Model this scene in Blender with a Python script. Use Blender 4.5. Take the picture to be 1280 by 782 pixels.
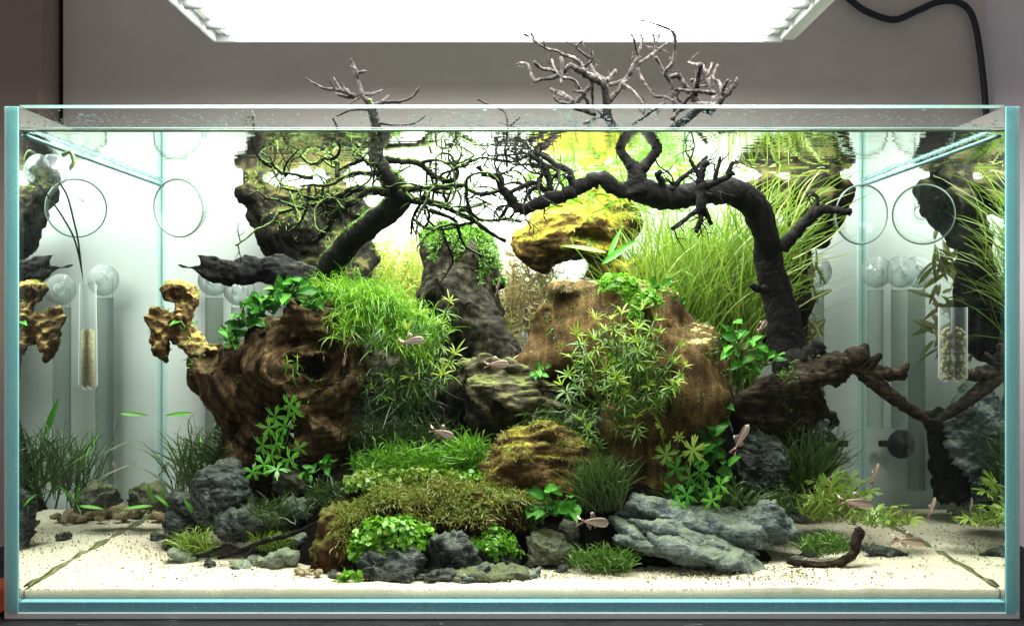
import bpy, math, random
import numpy as np
from mathutils import Vector, Matrix

random.seed(7)
RNG = np.random.default_rng(7)
for o in list(bpy.data.objects):
    bpy.data.objects.remove(o)
SC = bpy.context.scene
COL = SC.collection
PI = math.pi

# ---------------------------------------------------------------- camera
F, D0, ZC = 1501.0, 1.07, 0.267        # focal length in photo pixels, distance camera - front pane, eye height
cam = bpy.data.cameras.new('camera')
cam.sensor_fit = 'HORIZONTAL'; cam.sensor_width = 36.0
cam.lens = 36.0 * F / 1280.0
cam.clip_start = 0.05; cam.clip_end = 50
co = bpy.data.objects.new('camera', cam); COL.objects.link(co)
co.location = (0, -D0, ZC); co.rotation_euler = (PI/2, 0, 0)
SC.camera = co

# ---------------------------------------------------------------- world, light level, exposure
w = bpy.data.worlds.new('World'); SC.world = w; w.use_nodes = True
bg = w.node_tree.nodes['Background']
bg.inputs[0].default_value = (1.0, .97, .96, 1); bg.inputs[1].default_value = 0.23
LAMP_STRENGTH = 22.0
vs = SC.view_settings
vs.view_transform = 'Standard'; vs.look = 'None'; vs.exposure = 0.0; vs.gamma = 1.0; vs.use_curve_mapping = False
cy = SC.cycles
cy.use_denoising = True
try: cy.denoiser = 'OPENIMAGEDENOISE'
except Exception: pass
cy.max_bounces = 10; cy.diffuse_bounces = 3; cy.glossy_bounces = 5; cy.transmission_bounces = 4
cy.transparent_max_bounces = 20
cy.caustics_reflective = False; cy.caustics_refractive = False
cy.sample_clamp_indirect = 4.0

# ---------------------------------------------------------------- small helpers
def P(px, py, y):
    d = D0 + y
    return np.array([(px-640)*d/F, y, ZC-(py-391)*d/F])
def S(n, y):
    return n*(D0+y)/F
def srgb(r, g, b):
    f = lambda c: (c/255/12.92) if c/255 <= .04045 else ((c/255+.055)/1.055)**2.4
    return (f(r), f(g), f(b), 1)

def mesh(name, V, Fs, mat=None, smooth=True, attrs=None):
    """V (n,3), Fs: (m,k) array or list of such arrays"""
    if not isinstance(Fs, list): Fs = [Fs]
    Fs = [np.asarray(f, dtype=np.int32) for f in Fs if len(f)]
    me = bpy.data.meshes.new(name)
    V = np.asarray(V, dtype=np.float32)
    me.vertices.add(len(V)); me.vertices.foreach_set('co', V.ravel())
    loops = np.concatenate([f.ravel() for f in Fs])
    tot = np.concatenate([np.full(len(f), f.shape[1], dtype=np.int32) for f in Fs])
    start = np.concatenate([[0], np.cumsum(tot)[:-1]]).astype(np.int32)
    me.loops.add(len(loops)); me.loops.foreach_set('vertex_index', loops)
    me.polygons.add(len(tot)); me.polygons.foreach_set('loop_start', start)
    try: me.polygons.foreach_set('loop_total', tot)
    except Exception: pass
    me.polygons.foreach_set('use_smooth', np.full(len(tot), bool(smooth)))
    me.update(calc_edges=True)
    if attrs:
        for k, a in attrs.items():
            at = me.attributes.new(k, 'FLOAT', 'POINT'); at.data.foreach_set('value', np.asarray(a, dtype=np.float32))
    if mat: me.materials.append(mat)
    return me

def obj(name, me, parent=None, loc=None):
    o = bpy.data.objects.new(name, me); COL.objects.link(o)
    if parent is not None: o.parent = parent
    if loc is not None: o.location = loc
    return o
def tag(o, label, cat, group=None):
    o['label'] = label; o['category'] = cat
    if group: o['group'] = group
    return o
def thing(name, label, cat, loc=(0, 0, 0), group=None):
    o = bpy.data.objects.new(name, None); COL.objects.link(o)
    o.empty_display_size = .01
    o.location = [float(c) for c in loc]
    return tag(o, label, cat, group)
def part(name, V, Fs, mat, parent, smooth=True, attrs=None, stuff=False):
    """a child given in world coordinates"""
    off = np.zeros(3)
    p = parent
    while p is not None:
        off = off + np.array(p.location); p = p.parent
    o = obj(name, mesh(name, np.asarray(V)-off, Fs, mat, smooth, attrs), parent)
    if stuff: o['kind'] = 'stuff'
    return o
def solo(name, V, Fs, mat, label, cat, group=None, smooth=True, attrs=None):
    """a thing that is one mesh, given in world coordinates, origin at its base"""
    V = np.asarray(V); c = V.mean(0); c[2] = V[:, 2].min()
    o = obj(name, mesh(name, V-c, Fs, mat, smooth, attrs), None, c)
    return tag(o, label, cat, group)
def structure(name, V, Fs, mat, smooth=False, attrs=None):
    o = obj(name, mesh(name, V, Fs, mat, smooth, attrs)); o['kind'] = 'structure'; return o

CUBEF = np.array([[0,1,3,2],[4,6,7,5],[0,4,5,1],[2,3,7,6],[0,2,6,4],[1,5,7,3]])
def boxV(x0, x1, y0, y1, z0, z1):
    return np.array([[x, y, z] for x in (x0, x1) for y in (y0, y1) for z in (z0, z1)], dtype=float)
def bevel_box(x0, x1, y0, y1, z0, z1, b):
    """box with chamfered edges"""
    V = []; 
    for sx in (0, 1):
        for sy in (0, 1):
            for sz in (0, 1):
                X, Y, Z = (x0, x1)[sx], (y0, y1)[sy], (z0, z1)[sz]
                dx, dy, dz = b*(1-2*sx), b*(1-2*sy), b*(1-2*sz)
                V += [[X, Y+dy, Z+dz], [X+dx, Y, Z+dz], [X+dx, Y+dy, Z]]
    V = np.array(V)
    i = lambda sx, sy, sz, k: (sx*4+sy*2+sz)*3+k
    q, t = [], []
    for s in (0, 1):
        q.append([i(s,0,0,0), i(s,1,0,0), i(s,1,1,0), i(s,0,1,0)])
        q.append([i(0,s,0,1), i(1,s,0,1), i(1,s,1,1), i(0,s,1,1)])
        q.append([i(0,0,s,2), i(1,0,s,2), i(1,1,s,2), i(0,1,s,2)])
    for a in (0, 1):
        for c in (0, 1):
            q.append([i(0,a,c,1), i(1,a,c,1), i(1,a,c,2), i(0,a,c,2)])
            q.append([i(a,0,c,0), i(a,1,c,0), i(a,1,c,2), i(a,0,c,2)])
            q.append([i(a,c,0,0), i(a,c,1,0), i(a,c,1,1), i(a,c,0,1)])
            for d in (0, 1): t.append([i(a,c,d,0), i(a,c,d,1), i(a,c,d,2)])
    return V, [np.array(q), np.array(t)]
def join(*VF):
    Vs, Fq, Ft, n = [], [], [], 0
    for V, f in VF:
        for g in (f if isinstance(f, list) else [f]):
            g = np.asarray(g)+n
            (Fq if g.shape[1] == 4 else Ft).append(g)
        Vs.append(V); n += len(V)
    out = []
    if Fq: out.append(np.concatenate(Fq))
    if Ft: out.append(np.concatenate(Ft))
    return np.concatenate(Vs), out

# ---------------------------------------------------------------- noise
PERM = RNG.permutation(256).astype(np.int32); RV = RNG.uniform(-1, 1, 256).astype(np.float32)
def vnoise(p):
    p = np.asarray(p, dtype=np.float32)
    i = np.floor(p).astype(np.int32); f = p-i; u = f*f*(3-2*f)
    x, y, z = i[:, 0] & 255, i[:, 1] & 255, i[:, 2] & 255
    x1, y1, z1 = (x+1) & 255, (y+1) & 255, (z+1) & 255
    a, b = PERM[x], PERM[x1]
    aa, ab, ba, bb = PERM[(a+y) & 255], PERM[(a+y1) & 255], PERM[(b+y) & 255], PERM[(b+y1) & 255]
    g = lambda h, zz: RV[PERM[(h+zz) & 255]]
    l = lambda s, t, k: s+(t-s)*k
    ux, uy, uz = u[:, 0], u[:, 1], u[:, 2]
    return l(l(l(g(aa, z), g(ba, z), ux), l(g(ab, z), g(bb, z), ux), uy),
             l(l(g(aa, z1), g(ba, z1), ux), l(g(ab, z1), g(bb, z1), ux), uy), uz)
def fbm(p, o=4, lac=2.1, gain=.5):
    s = 0; a = 1; q = np.asarray(p, dtype=np.float32)
    for k in range(o):
        s = s+a*vnoise(q+17.3*k); q = q*lac; a *= gain
    return s
def ridged(p, o=4):
    s = 0; a = 1; q = np.asarray(p, dtype=np.float32)
    for k in range(o):
        s = s+a*(1-2*np.abs(vnoise(q+9.1*k))); q = q*2.1; a *= .5
    return s

# ---------------------------------------------------------------- implicit surfaces -> mesh
def surface_nets(f, o, h):
    s = f < 0
    c = np.zeros(tuple(n-1 for n in f.shape), dtype=np.int8)
    cs = [(i, j, k) for i in (0, 1) for j in (0, 1) for k in (0, 1)]
    sl = lambda a, t: a[t[0]:a.shape[0]-1+t[0], t[1]:a.shape[1]-1+t[1], t[2]:a.shape[2]-1+t[2]]
    for t in cs: c += sl(s, t)
    act = (c > 0) & (c < 8)
    idx = np.full(c.shape, -1, dtype=np.int32); I = np.argwhere(act); idx[act] = np.arange(len(I))
    vals = [f[I[:, 0]+t[0], I[:, 1]+t[1], I[:, 2]+t[2]] for t in cs]
    acc = np.zeros((len(I), 3)); cnt = np.zeros(len(I))
    for a in range(8):
        for ax in range(3):
            if cs[a][ax]: continue
            tb = list(cs[a]); tb[ax] = 1; b = cs.index(tuple(tb))
            m = (vals[a] < 0) != (vals[b] < 0)
            t = np.where(m, vals[a]/np.where(m, vals[a]-vals[b], 1), 0)
            pt = np.tile(np.array(cs[a], dtype=float), (len(I), 1)); pt[:, ax] += t
            acc[m] += pt[m]; cnt[m] += 1
    V = o+h*(I+acc/np.maximum(cnt, 1)[:, None])
    Q = []
    for ax in range(3):
        sv = np.moveaxis(s, ax, 0); iv = np.moveaxis(idx, ax, 0)
        A, B = sv[:-1, 1:-1, 1:-1], sv[1:, 1:-1, 1:-1]
        D = np.argwhere(A != B); fl = A[D[:, 0], D[:, 1], D[:, 2]]
        i, j, k = D[:, 0], D[:, 1]+1, D[:, 2]+1
        q = np.stack([iv[i, j-1, k-1], iv[i, j, k-1], iv[i, j, k], iv[i, j-1, k]], 1)
        if ax == 1: fl = ~fl
        q[~fl] = q[~fl][:, ::-1]
        Q.append(q)
    return V, np.concatenate(Q)
def vnormals(V, Q):
    n = np.cross(V[Q[:, 2]]-V[Q[:, 0]], V[Q[:, 3]]-V[Q[:, 1]]) if Q.shape[1] == 4 else np.cross(V[Q[:, 1]]-V[Q[:, 0]], V[Q[:, 2]]-V[Q[:, 0]])
    N = np.zeros_like(V)
    for k in range(Q.shape[1]): np.add.at(N, Q[:, k], n)
    return N/np.maximum(np.linalg.norm(N, axis=1), 1e-12)[:, None]
def smin(a, b, k):
    h = np.clip(.5+.5*(b-a)/k, 0, 1); return b+(a-b)*h-k*h*(1-h)
def sd_cap(p, a, b, ra, rb):
    d = b-a; t = np.clip(((p-a)@d)/max(d@d, 1e-12), 0, 1)
    return np.linalg.norm(p-a-t[:, None]*d, axis=1)-(ra+(rb-ra)*t)
def sd_ell(p, c, r, R=None):
    q = p-c
    if R is not None: q = q@R
    k = np.linalg.norm(q/r, axis=1); k2 = np.linalg.norm(q/(r*r), axis=1)
    return k*(k-1)/np.maximum(k2, 1e-6)
def rotm(rx, ry, rz):
    return np.array(Matrix.Rotation(rz, 3, 'Z') @ Matrix.Rotation(ry, 3, 'Y') @ Matrix.Rotation(rx, 3, 'X'))
def lump(add, cut=(), h=.002, k=.01, warp=.006, wf=30., disp=(), seed=0, box=None):
    """add / cut: ('c', [(px,py,y,rpx),...]) chains and ('e', px,py,y, rx,ry,rdepth(px), rotation about y)
       disp: list of (amplitude, frequency vector, kind)"""
    prims = []; lo = np.full(3, 9.); hi = -lo
    for lst, sub in ((add, 0), (cut, 1)):
        for q in lst:
            if q[0] == 'c':
                pts = [(P(*c[:3]), S(c[3], c[2])) for c in q[1]]
                for (a, ra), (b, rb) in zip(pts[:-1], pts[1:]):
                    prims.append((sub, 'c', a, b, ra, rb))
                if not sub:
                    for a, ra in pts: lo = np.minimum(lo, a-ra); hi = np.maximum(hi, a+ra)
            else:
                _, px, py, y, rx, ry, rz = q[:7]; rot = q[7] if len(q) > 7 else 0
                c = P(px, py, y); r = np.array([S(rx, y), S(rz, y), S(ry, y)])
                prims.append((sub, 'e', c, r, rotm(0, rot, 0)))
                if not sub: lo = np.minimum(lo, c-r.max()); hi = np.maximum(hi, c+r.max())
    pad = .014+warp
    lo -= pad; hi += pad
    n = np.ceil((hi-lo)/h).astype(int)
    g = np.stack(np.meshgrid(*[lo[i]+h*np.arange(n[i]) for i in range(3)], indexing='ij'), -1).reshape(-1, 3).astype(np.float32)
    gw = g
    if warp:
        gw = g+warp*np.stack([fbm(g*wf+seed*3.7+31*i, 2) for i in range(3)], 1)
    f = None
    for pr in prims:
        d = sd_cap(gw, pr[2], pr[3], pr[4], pr[5]) if pr[1] == 'c' else sd_ell(gw, pr[2], pr[3], pr[4])
        if f is None: f = d
        elif pr[0]: f = -smin(-f, d, k*.6)
        else: f = smin(f, d, k)
    V, Q = surface_nets(f.reshape(n), lo, h)
    for dsp in disp:
        N = vnormals(V, Q)
        amp, fr, kind = dsp
        q = V*np.array(fr)+seed*5.1
        q = q+.6*np.stack([vnoise(V*25+i*7+seed) for i in range(3)], 1)
        v = ridged(q, 3) if kind == 'r' else (-ridged(q, 3) if kind == 'g' else fbm(q, 4))
        V = V+N*(amp*v)[:, None]
    V[:, 1] = np.clip(V[:, 1], .0125, .4335)
    return V, Q
def rock(px, py, y, rx, ry, rz, seed, h=.0018, nplanes=14, strat=(0.2, 0.1, 1), samp=.0025, sf=160, rot=0, blocky=.82):
    rg = np.random.default_rng(seed)
    c = P(px, py, y); r = np.array([S(rx, y), S(rz, y), S(ry, y)])
    lo = c-r.max()*1.25-.01; hi = c+r.max()*1.25+.01
    n = np.ceil((hi-lo)/h).astype(int)
    g = np.stack(np.meshgrid(*[lo[i]+h*np.arange(n[i]) for i in range(3)], indexing='ij'), -1).reshape(-1, 3).astype(np.float32)
    q = ((g-c)@rotm(0, rot, 0))
    q = (q+.10*r.mean()*np.stack([fbm(g*45+seed+11*i, 2) for i in range(3)], 1))/r
    f = np.linalg.norm(q, axis=1)-1.05
    for i in range(nplanes):
        v = rg.normal(size=3); v /= np.linalg.norm(v)
        f = np.maximum(f, q@v-blocky*rg.uniform(.78, 1.08))
    f = f*r.min()
    V, Q = surface_nets(f.reshape(n).astype(np.float64), lo, h)
    s = np.array(strat, dtype=float); s /= np.linalg.norm(s)
    N = vnormals(V, Q)
    t = (V@s)[:, None]*s*sf+(V-(V@s)[:, None]*s)*sf*.13
    lat = 1-abs(N@s)*.35
    tq = (V@s)*sf*.62+1.3*fbm(V*28+seed, 3)
    saw = (tq-np.floor(tq))
    V = V+N*(samp*2.1*(saw**2-.35))[:, None]*(lat**1.0)[:, None]
    V = V+N*(samp*.55*ridged(t+seed, 4)*lat+samp*.9*fbm(V*90+seed, 4)+samp*.45*ridged(V*260+seed, 2))[:, None]
    V[:, 1] = np.clip(V[:, 1], .0125, .4335)
    return V, Q

# ---------------------------------------------------------------- tubes
def tube(pts, rad, nseg=7, jit=.12, seed=0, sub=3, cap=True):
    """knobbly tapered tube through the points (metres)"""
    pts = np.asarray(pts, float); rad = np.asarray(rad, float)
    rg = np.random.default_rng(seed)
    if sub > 1 and len(pts) > 1:
        ext = np.vstack([2*pts[0]-pts[1], pts, 2*pts[-1]-pts[-2]])
        out, ro = [], []
        for i in range(len(pts)-1):
            p0, p1, p2, p3 = ext[i:i+4]
            for s in range(sub):
                t = s/sub
                out.append(.5*((2*p1)+(-p0+p2)*t+(2*p0-5*p1+4*p2-p3)*t*t+(-p0+3*p1-3*p2+p3)*t**3))
                ro.append(rad[i]+(rad[i+1]-rad[i])*t)
        pts = np.array(out+[pts[-1]]); rad = np.array(ro+[rad[-1]])
    n = len(pts)
    T = np.gradient(pts, axis=0); T /= np.maximum(np.linalg.norm(T, axis=1), 1e-9)[:, None]
    up = np.array([0, 1, .2]); 
    A = np.cross(T, up); A /= np.maximum(np.linalg.norm(A, axis=1), 1e-6)[:, None]; B = np.cross(T, A)
    pj = pts+rg.normal(size=(n, 3))*rad[:, None]*jit
    th = np.arange(nseg)*2*PI/nseg
    R = rad[:, None]*(1+jit*rg.uniform(-1.2, 1.2, (n, nseg)))
    V = pj[:, None, :]+R[:, :, None]*(np.cos(th)[None, :, None]*A[:, None, :]+np.sin(th)[None, :, None]*B[:, None, :])
    V = V.reshape(-1, 3)
    i = np.arange(n-1)[:, None]*nseg; j = np.arange(nseg)[None, :]; j2 = (j+1) % nseg
    Q = np.stack([i+j, i+j2, i+nseg+j2, i+nseg+j], -1).reshape(-1, 4)
    Fs = [Q]
    if cap:
        V = np.vstack([V, pj[0]-T[0]*rad[0]*.4, pj[-1]+T[-1]*rad[-1]*.6])
        a, b = len(V)-2, len(V)-1
        jj = np.arange(nseg); j2 = (jj+1) % nseg
        Fs.append(np.concatenate([np.stack([np.full(nseg, a), j2, jj], 1),
                                  np.stack([np.full(nseg, b), (n-1)*nseg+jj, (n-1)*nseg+j2], 1)]))
    return V, Fs
def lathe(prof, c, axis=(0, 0, 1), n=28):
    """prof: (radius, distance along axis)"""
    a = np.array(axis, float); a /= np.linalg.norm(a)
    u = np.cross(a, [0.13, .95, .2]); u /= np.linalg.norm(u); v = np.cross(a, u)
    th = np.arange(n)*2*PI/n
    V = np.concatenate([np.array(c)+t*a+r*(np.cos(th)[:, None]*u+np.sin(th)[:, None]*v) for r, t in prof])
    i = np.arange(len(prof)-1)[:, None]*n; j = np.arange(n)[None, :]
    Q = np.stack([i+j, i+(j+1) % n, i+n+(j+1) % n, i+n+j], -1).reshape(-1, 4)
    return V, Q

# ---------------------------------------------------------------- blades and leaves
def unit(v):
    return v/np.maximum(np.linalg.norm(v, axis=-1, keepdims=True), 1e-9)
def blades(root, d0, length, width, bend, seg=6, wob=.25, face=None):
    """ribbons: root (n,3), first direction (n,3), bend (n,3) added along the way; returns V, Q, attrs"""
    n = len(root); d0 = unit(d0); L = np.broadcast_to(length, n); W = np.broadcast_to(width, n)
    pts = [root]; dirs = []
    p = root.copy()
    w1 = RNG.normal(size=(n, 3))*wob
    for s in range(seg):
        t = (s+.5)/seg
        d = unit(d0+bend*t*t*1.6+w1*math.sin(t*4.)+RNG.normal(size=(n, 3))*wob*.25)
        p = p+d*(L/seg)[:, None]; pts.append(p); dirs.append(d)
    dirs.append(dirs[-1])
    side = unit(np.cross(dirs[0], (RNG.normal(size=(n, 3))*.6+np.array([0, -1., .3])) if face is None else face))
    V = np.zeros((n, seg+1, 2, 3)); tt = np.zeros((n, seg+1, 2)); va = np.zeros((n, seg+1, 2)); r = RNG.uniform(0, 1, n)
    prof = [max(.12, math.sin(PI*min(1, .25+.75*s/seg))**.6) for s in range(seg+1)]
    for s in range(seg+1):
        wv = side*(W*prof[s]*.5)[:, None]
        V[:, s, 0] = pts[s]-wv; V[:, s, 1] = pts[s]+wv
        tt[:, s] = s/seg; va[:, s] = r[:, None]
    i = (np.arange(n)*(seg+1)*2)[:, None]+(np.arange(seg)*2)[None, :]
    Q = np.stack([i, i+1, i+3, i+2], -1).reshape(-1, 4)
    V = V.reshape(-1, 3)
    V[:, 1] = np.clip(V[:, 1], .012, .436); V[:, 0] = np.clip(V[:, 0], -.4385, .4385)
    return V, Q, {'tt': tt.ravel(), 'var': va.ravel()}
def merge(*B):
    Vs, Qs, tt, va, n = [], [], [], [], 0
    for V, Q, a in B:
        Vs.append(V); Qs.append(Q+n); tt.append(a['tt']); va.append(a['var']); n += len(V)
    return np.concatenate(Vs), np.concatenate(Qs), {'tt': np.concatenate(tt), 'var': np.concatenate(va)}
def scatter(pts, nrm, size, aspect=.8, seed=0, lift=.0, tilt=.7):
    """small folded oval leaves (6 quads each would be too many: 2 quads and 2 tips)"""
    n = len(pts); rg = np.random.default_rng(seed)
    nn = unit(nrm+rg.normal(size=(n, 3))*tilt)
    u = unit(np.cross(nn, rg.normal(size=(n, 3)))); v = np.cross(nn, u)
    sz = np.broadcast_to(size, n)*rg.uniform(.6, 1.2, n)
    T = np.array([[0, 0, 0], [.35, .5, .12], [.75, .42, .1], [1, 0, -.05], [.75, -.42, .1], [.35, -.5, .12], [.55, 0, 0]])
    V = np.zeros((n, 7, 3))
    for k, (a, b, c) in enumerate(T):
        V[:, k] = pts+nn*lift+sz[:, None]*(u*a+v*b*aspect+nn*c)
    i = (np.arange(n)*7)[:, None]
    Q = np.concatenate([i+np.array([[0, 6, 2, 1]]), i+np.array([[0, 5, 4, 6]]), i+np.array([[6, 4, 3, 2]])])
    va = np.repeat(rg.uniform(0, 1, n), 7)
    V = V.reshape(-1, 3); V[:, 1] = np.clip(V[:, 1], .012, .436)
    return V, Q, {'tt': np.tile(T[:, 0], n), 'var': va}
def disc(n, px, py, y, rx, ry, dy=.02):
    a = RNG.uniform(0, 2*PI, n); r = np.sqrt(RNG.uniform(0, 1, n))
    return np.array([P(px+rx*r[i]*math.cos(a[i]), py+ry*r[i]*math.sin(a[i]), y+RNG.uniform(-dy, dy)) for i in range(n)])

# ---------------------------------------------------------------- materials
def nt(name):
    m = bpy.data.materials.new(name); m.use_nodes = True
    t = m.node_tree; t.nodes.clear()
    out = t.nodes.new('ShaderNodeOutputMaterial')
    return m, t, out
def N_(t, kind, **kw):
    n = t.nodes.new(kind)
    for k, v in kw.items():
        if k.startswith('i_'):
            key = k[2:]; key = int(key) if key.isdigit() else key.replace('_', ' ')
            n.inputs[key].default_value = v
        else: setattr(n, k, v)
    return n
def ramp(t, fac, stops):
    r = t.nodes.new('ShaderNodeValToRGB')
    e = r.color_ramp.elements
    while len(e) < len(stops): e.new(.5)
    for k, (p, c) in enumerate(stops): e[k].position = p; e[k].color = c
    t.links.new(fac, r.inputs[0]); return r.outputs[0]
def mix(t, fac, a, b, mode='MIX'):
    m = N_(t, 'ShaderNodeMix', data_type='RGBA', blend_type=mode)
    for s, v in ((0, fac), (6, a), (7, b)):
        if hasattr(v, 'links'): t.links.new(v, m.inputs[s])
        else: m.inputs[s].default_value = v
    return m.outputs[2]
def mathn(t, op, a, b=0., clamp=False):
    m = N_(t, 'ShaderNodeMath', operation=op, use_clamp=clamp)
    for s, v in ((0, a), (1, b)):
        if hasattr(v, 'links'): t.links.new(v, m.inputs[s])
        else: m.inputs[s].default_value = v
    return m.outputs[0]
def noise(t, vec, scale, detail=4, rough=.6, dist=0.):
    n = N_(t, 'ShaderNodeTexNoise'); n.inputs['Scale'].default_value = scale; n.inputs['Detail'].default_value = detail
    n.inputs['Roughness'].default_value = rough; n.inputs['Distortion'].default_value = dist
    t.links.new(vec, n.inputs['Vector']); return n.outputs[0]
def mapping(t, vec, rot=(0, 0, 0), sc=(1, 1, 1)):
    m = N_(t, 'ShaderNodeMapping'); m.inputs['Rotation'].default_value = rot; m.inputs['Scale'].default_value = sc
    t.links.new(vec, m.inputs['Vector']); return m.outputs[0]
def bump(t, h, strength=.4, dist=.002):
    b = N_(t, 'ShaderNodeBump'); b.inputs['Strength'].default_value = strength; b.inputs['Distance'].default_value = dist
    t.links.new(h, b.inputs['Height']); return b.outputs[0]

def wood(name, dark, mid, light, top=None, topamt=(.25, .75), rot=(0, 0, 0), sc=(30, 30, 140), rough=.8, bumpd=.003, topnoise=35, grain=.75, ring=None, wsc=34., patch=None):
    m, t, out = nt(name)
    g = N_(t, 'ShaderNodeNewGeometry'); pos = g.outputs['Position']
    a = noise(t, mapping(t, pos, rot, sc), 1., 6, .65, .8)
    b = noise(t, pos, 42, 4, .6, .5)
    c = noise(t, pos, 520, 3, .7)
    col = ramp(t, a, [(.28, dark), (.5, mid), (.72, light)])
    col = mix(t, ramp(t, b, [(.5, (0, 0, 0, 1)), (.8, (.7, .7, .7, 1))]), col, mid)
    wv = N_(t, 'ShaderNodeTexWave', wave_type='BANDS', bands_direction='DIAGONAL')
    wv.inputs['Scale'].default_value = 34.; wv.inputs['Distortion'].default_value = 12.; wv.inputs['Detail'].default_value = 4.; wv.inputs['Detail Scale'].default_value = .55; wv.inputs['Detail Roughness'].default_value = .62
    if ring is not None:
        wv.wave_type = 'RINGS'; wv.rings_direction = 'Y'
        sb = N_(t, 'ShaderNodeVectorMath', operation='SUBTRACT'); sb.inputs[1].default_value = [float(q) for q in ring]
        t.links.new(pos, sb.inputs[0]); t.links.new(mapping(t, sb.outputs[0], (0, .5, 0), (1, .6, 1.25)), wv.inputs['Vector'])
    else: t.links.new(mapping(t, pos, rot, (1, 1, 1)), wv.inputs['Vector'])
    wv.inputs['Scale'].default_value = wsc
    gl = ramp(t, wv.outputs['Fac'], [(.0, (.22, .22, .22, 1)), (.35, (.8, .8, .8, 1)), (.8, (1.15, 1.12, 1.05, 1))])
    col = mix(t, grain, col, gl, 'MULTIPLY')
    col = mix(t, .8, col, ramp(t, c, [(.3, (.18, .18, .18, 1)), (.72, (1.2, 1.2, 1.2, 1))]), 'MULTIPLY')
    pt = N_(t, 'ShaderNodeTexVoronoi', feature='F1'); pt.inputs['Scale'].default_value = 75.
    t.links.new(pos, pt.inputs['Vector'])
    pits = mathn(t, 'MULTIPLY', ramp(t, pt.outputs['Distance'], [(.10, (1, 1, 1, 1)), (.24, (0, 0, 0, 1))]), ramp(t, noise(t, pos, 22, 2), [(.5, (0, 0, 0, 1)), (.6, (1, 1, 1, 1))]))
    col = mix(t, mathn(t, 'MULTIPLY', pits, .8), col, dark)
    if patch is not None:
        col = mix(t, ramp(t, noise(t, pos, 17, 5, .7, .4), [(.54, (0, 0, 0, 1)), (.68, (.85, .85, .85, 1))]), col, patch)
    if top is not None:
        sx = N_(t, 'ShaderNodeSeparateXYZ'); t.links.new(g.outputs['Normal'], sx.inputs[0])
        z = mathn(t, 'ADD', sx.outputs[2], mathn(t, 'MULTIPLY', mathn(t, 'SUBTRACT', noise(t, pos, topnoise, 5, .65), .5), 1.5))
        fac = ramp(t, z, [(topamt[0], (0, 0, 0, 1)), (topamt[1], (1, 1, 1, 1))])
        tc = mix(t, noise(t, pos, 260, 3, .7), tuple(x*.45 for x in top[:3])+(1,), tuple(min(1, x*1.45) for x in top[:3])+(1,))
        col = mix(t, fac, col, tc)
    hh = mathn(t, 'ADD', mathn(t, 'ADD', mathn(t, 'MULTIPLY', a, .7), mathn(t, 'MULTIPLY', wv.outputs['Fac'], .3)), mathn(t, 'SUBTRACT', mathn(t, 'MULTIPLY', c, .5), mathn(t, 'MULTIPLY', pits, .9)))
    p = N_(t, 'ShaderNodeBsdfPrincipled'); p.inputs['Roughness'].default_value = rough
    p.inputs['Specular IOR Level'].default_value = .15
    t.links.new(col, p.inputs['Base Color']); t.links.new(bump(t, hh, .9, bumpd), p.inputs['Normal'])
    t.links.new(p.outputs[0], out.inputs[0]); return m
def stone(name, dark, mid, light, vein=(.75, .8, .78, 1), veinamt=.6, rot=(.3, .5, 0), algae=None, spec=.25):
    m, t, out = nt(name)
    g = N_(t, 'ShaderNodeNewGeometry'); pos = g.outputs['Position']
    a = noise(t, mapping(t, pos, rot, (30, 30, 110)), 1, 6, .7, .6)
    b = noise(t, pos, 300, 4, .7)
    col = ramp(t, a, [(.34, dark), (.5, mid), (.66, light)])
    col = mix(t, .8, col, ramp(t, b, [(.32, (.22, .22, .22, 1)), (.68, (1.25, 1.25, 1.25, 1))]), 'MULTIPLY')
    v = N_(t, 'ShaderNodeTexVoronoi', feature='DISTANCE_TO_EDGE'); v.inputs['Scale'].default_value = 1.
    wv = N_(t, 'ShaderNodeVectorMath', operation='ADD')
    t.links.new(mapping(t, pos, rot, (45, 45, 75)), wv.inputs[0])
    nz = N_(t, 'ShaderNodeTexNoise'); nz.inputs['Scale'].default_value = 30; t.links.new(pos, nz.inputs['Vector'])
    t.links.new(nz.outputs['Color'], wv.inputs[1]); t.links.new(wv.outputs[0], v.inputs['Vector'])
    vm = mathn(t, 'MULTIPLY', ramp(t, v.outputs['Distance'], [(.0, (1, 1, 1, 1)), (.035, (0, 0, 0, 1))]), ramp(t, noise(t, pos, 38, 3), [(.46, (0, 0, 0, 1)), (.66, (veinamt,)*3+(1,))]))
    col = mix(t, vm, col, vein)
    if algae is not None:
        sx = N_(t, 'ShaderNodeSeparateXYZ'); t.links.new(g.outputs['Normal'], sx.inputs[0])
        z = mathn(t, 'ADD', mathn(t, 'MULTIPLY', sx.outputs[2], .6), mathn(t, 'SUBTRACT', noise(t, pos, 45, 5, .7), .5))
        col = mix(t, ramp(t, z, [(.2, (0, 0, 0, 1)), (.75, (.75,)*3+(1,))]), col, algae)
    p = N_(t, 'ShaderNodeBsdfPrincipled'); p.inputs['Roughness'].default_value = .6; p.inputs['Specular IOR Level'].default_value = spec
    t.links.new(col, p.inputs['Base Color']); t.links.new(bump(t, mathn(t, 'ADD', a, mathn(t, 'MULTIPLY', b, .6)), 1., .004), p.inputs['Normal'])
    t.links.new(p.outputs[0], out.inputs[0]); return m
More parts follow.
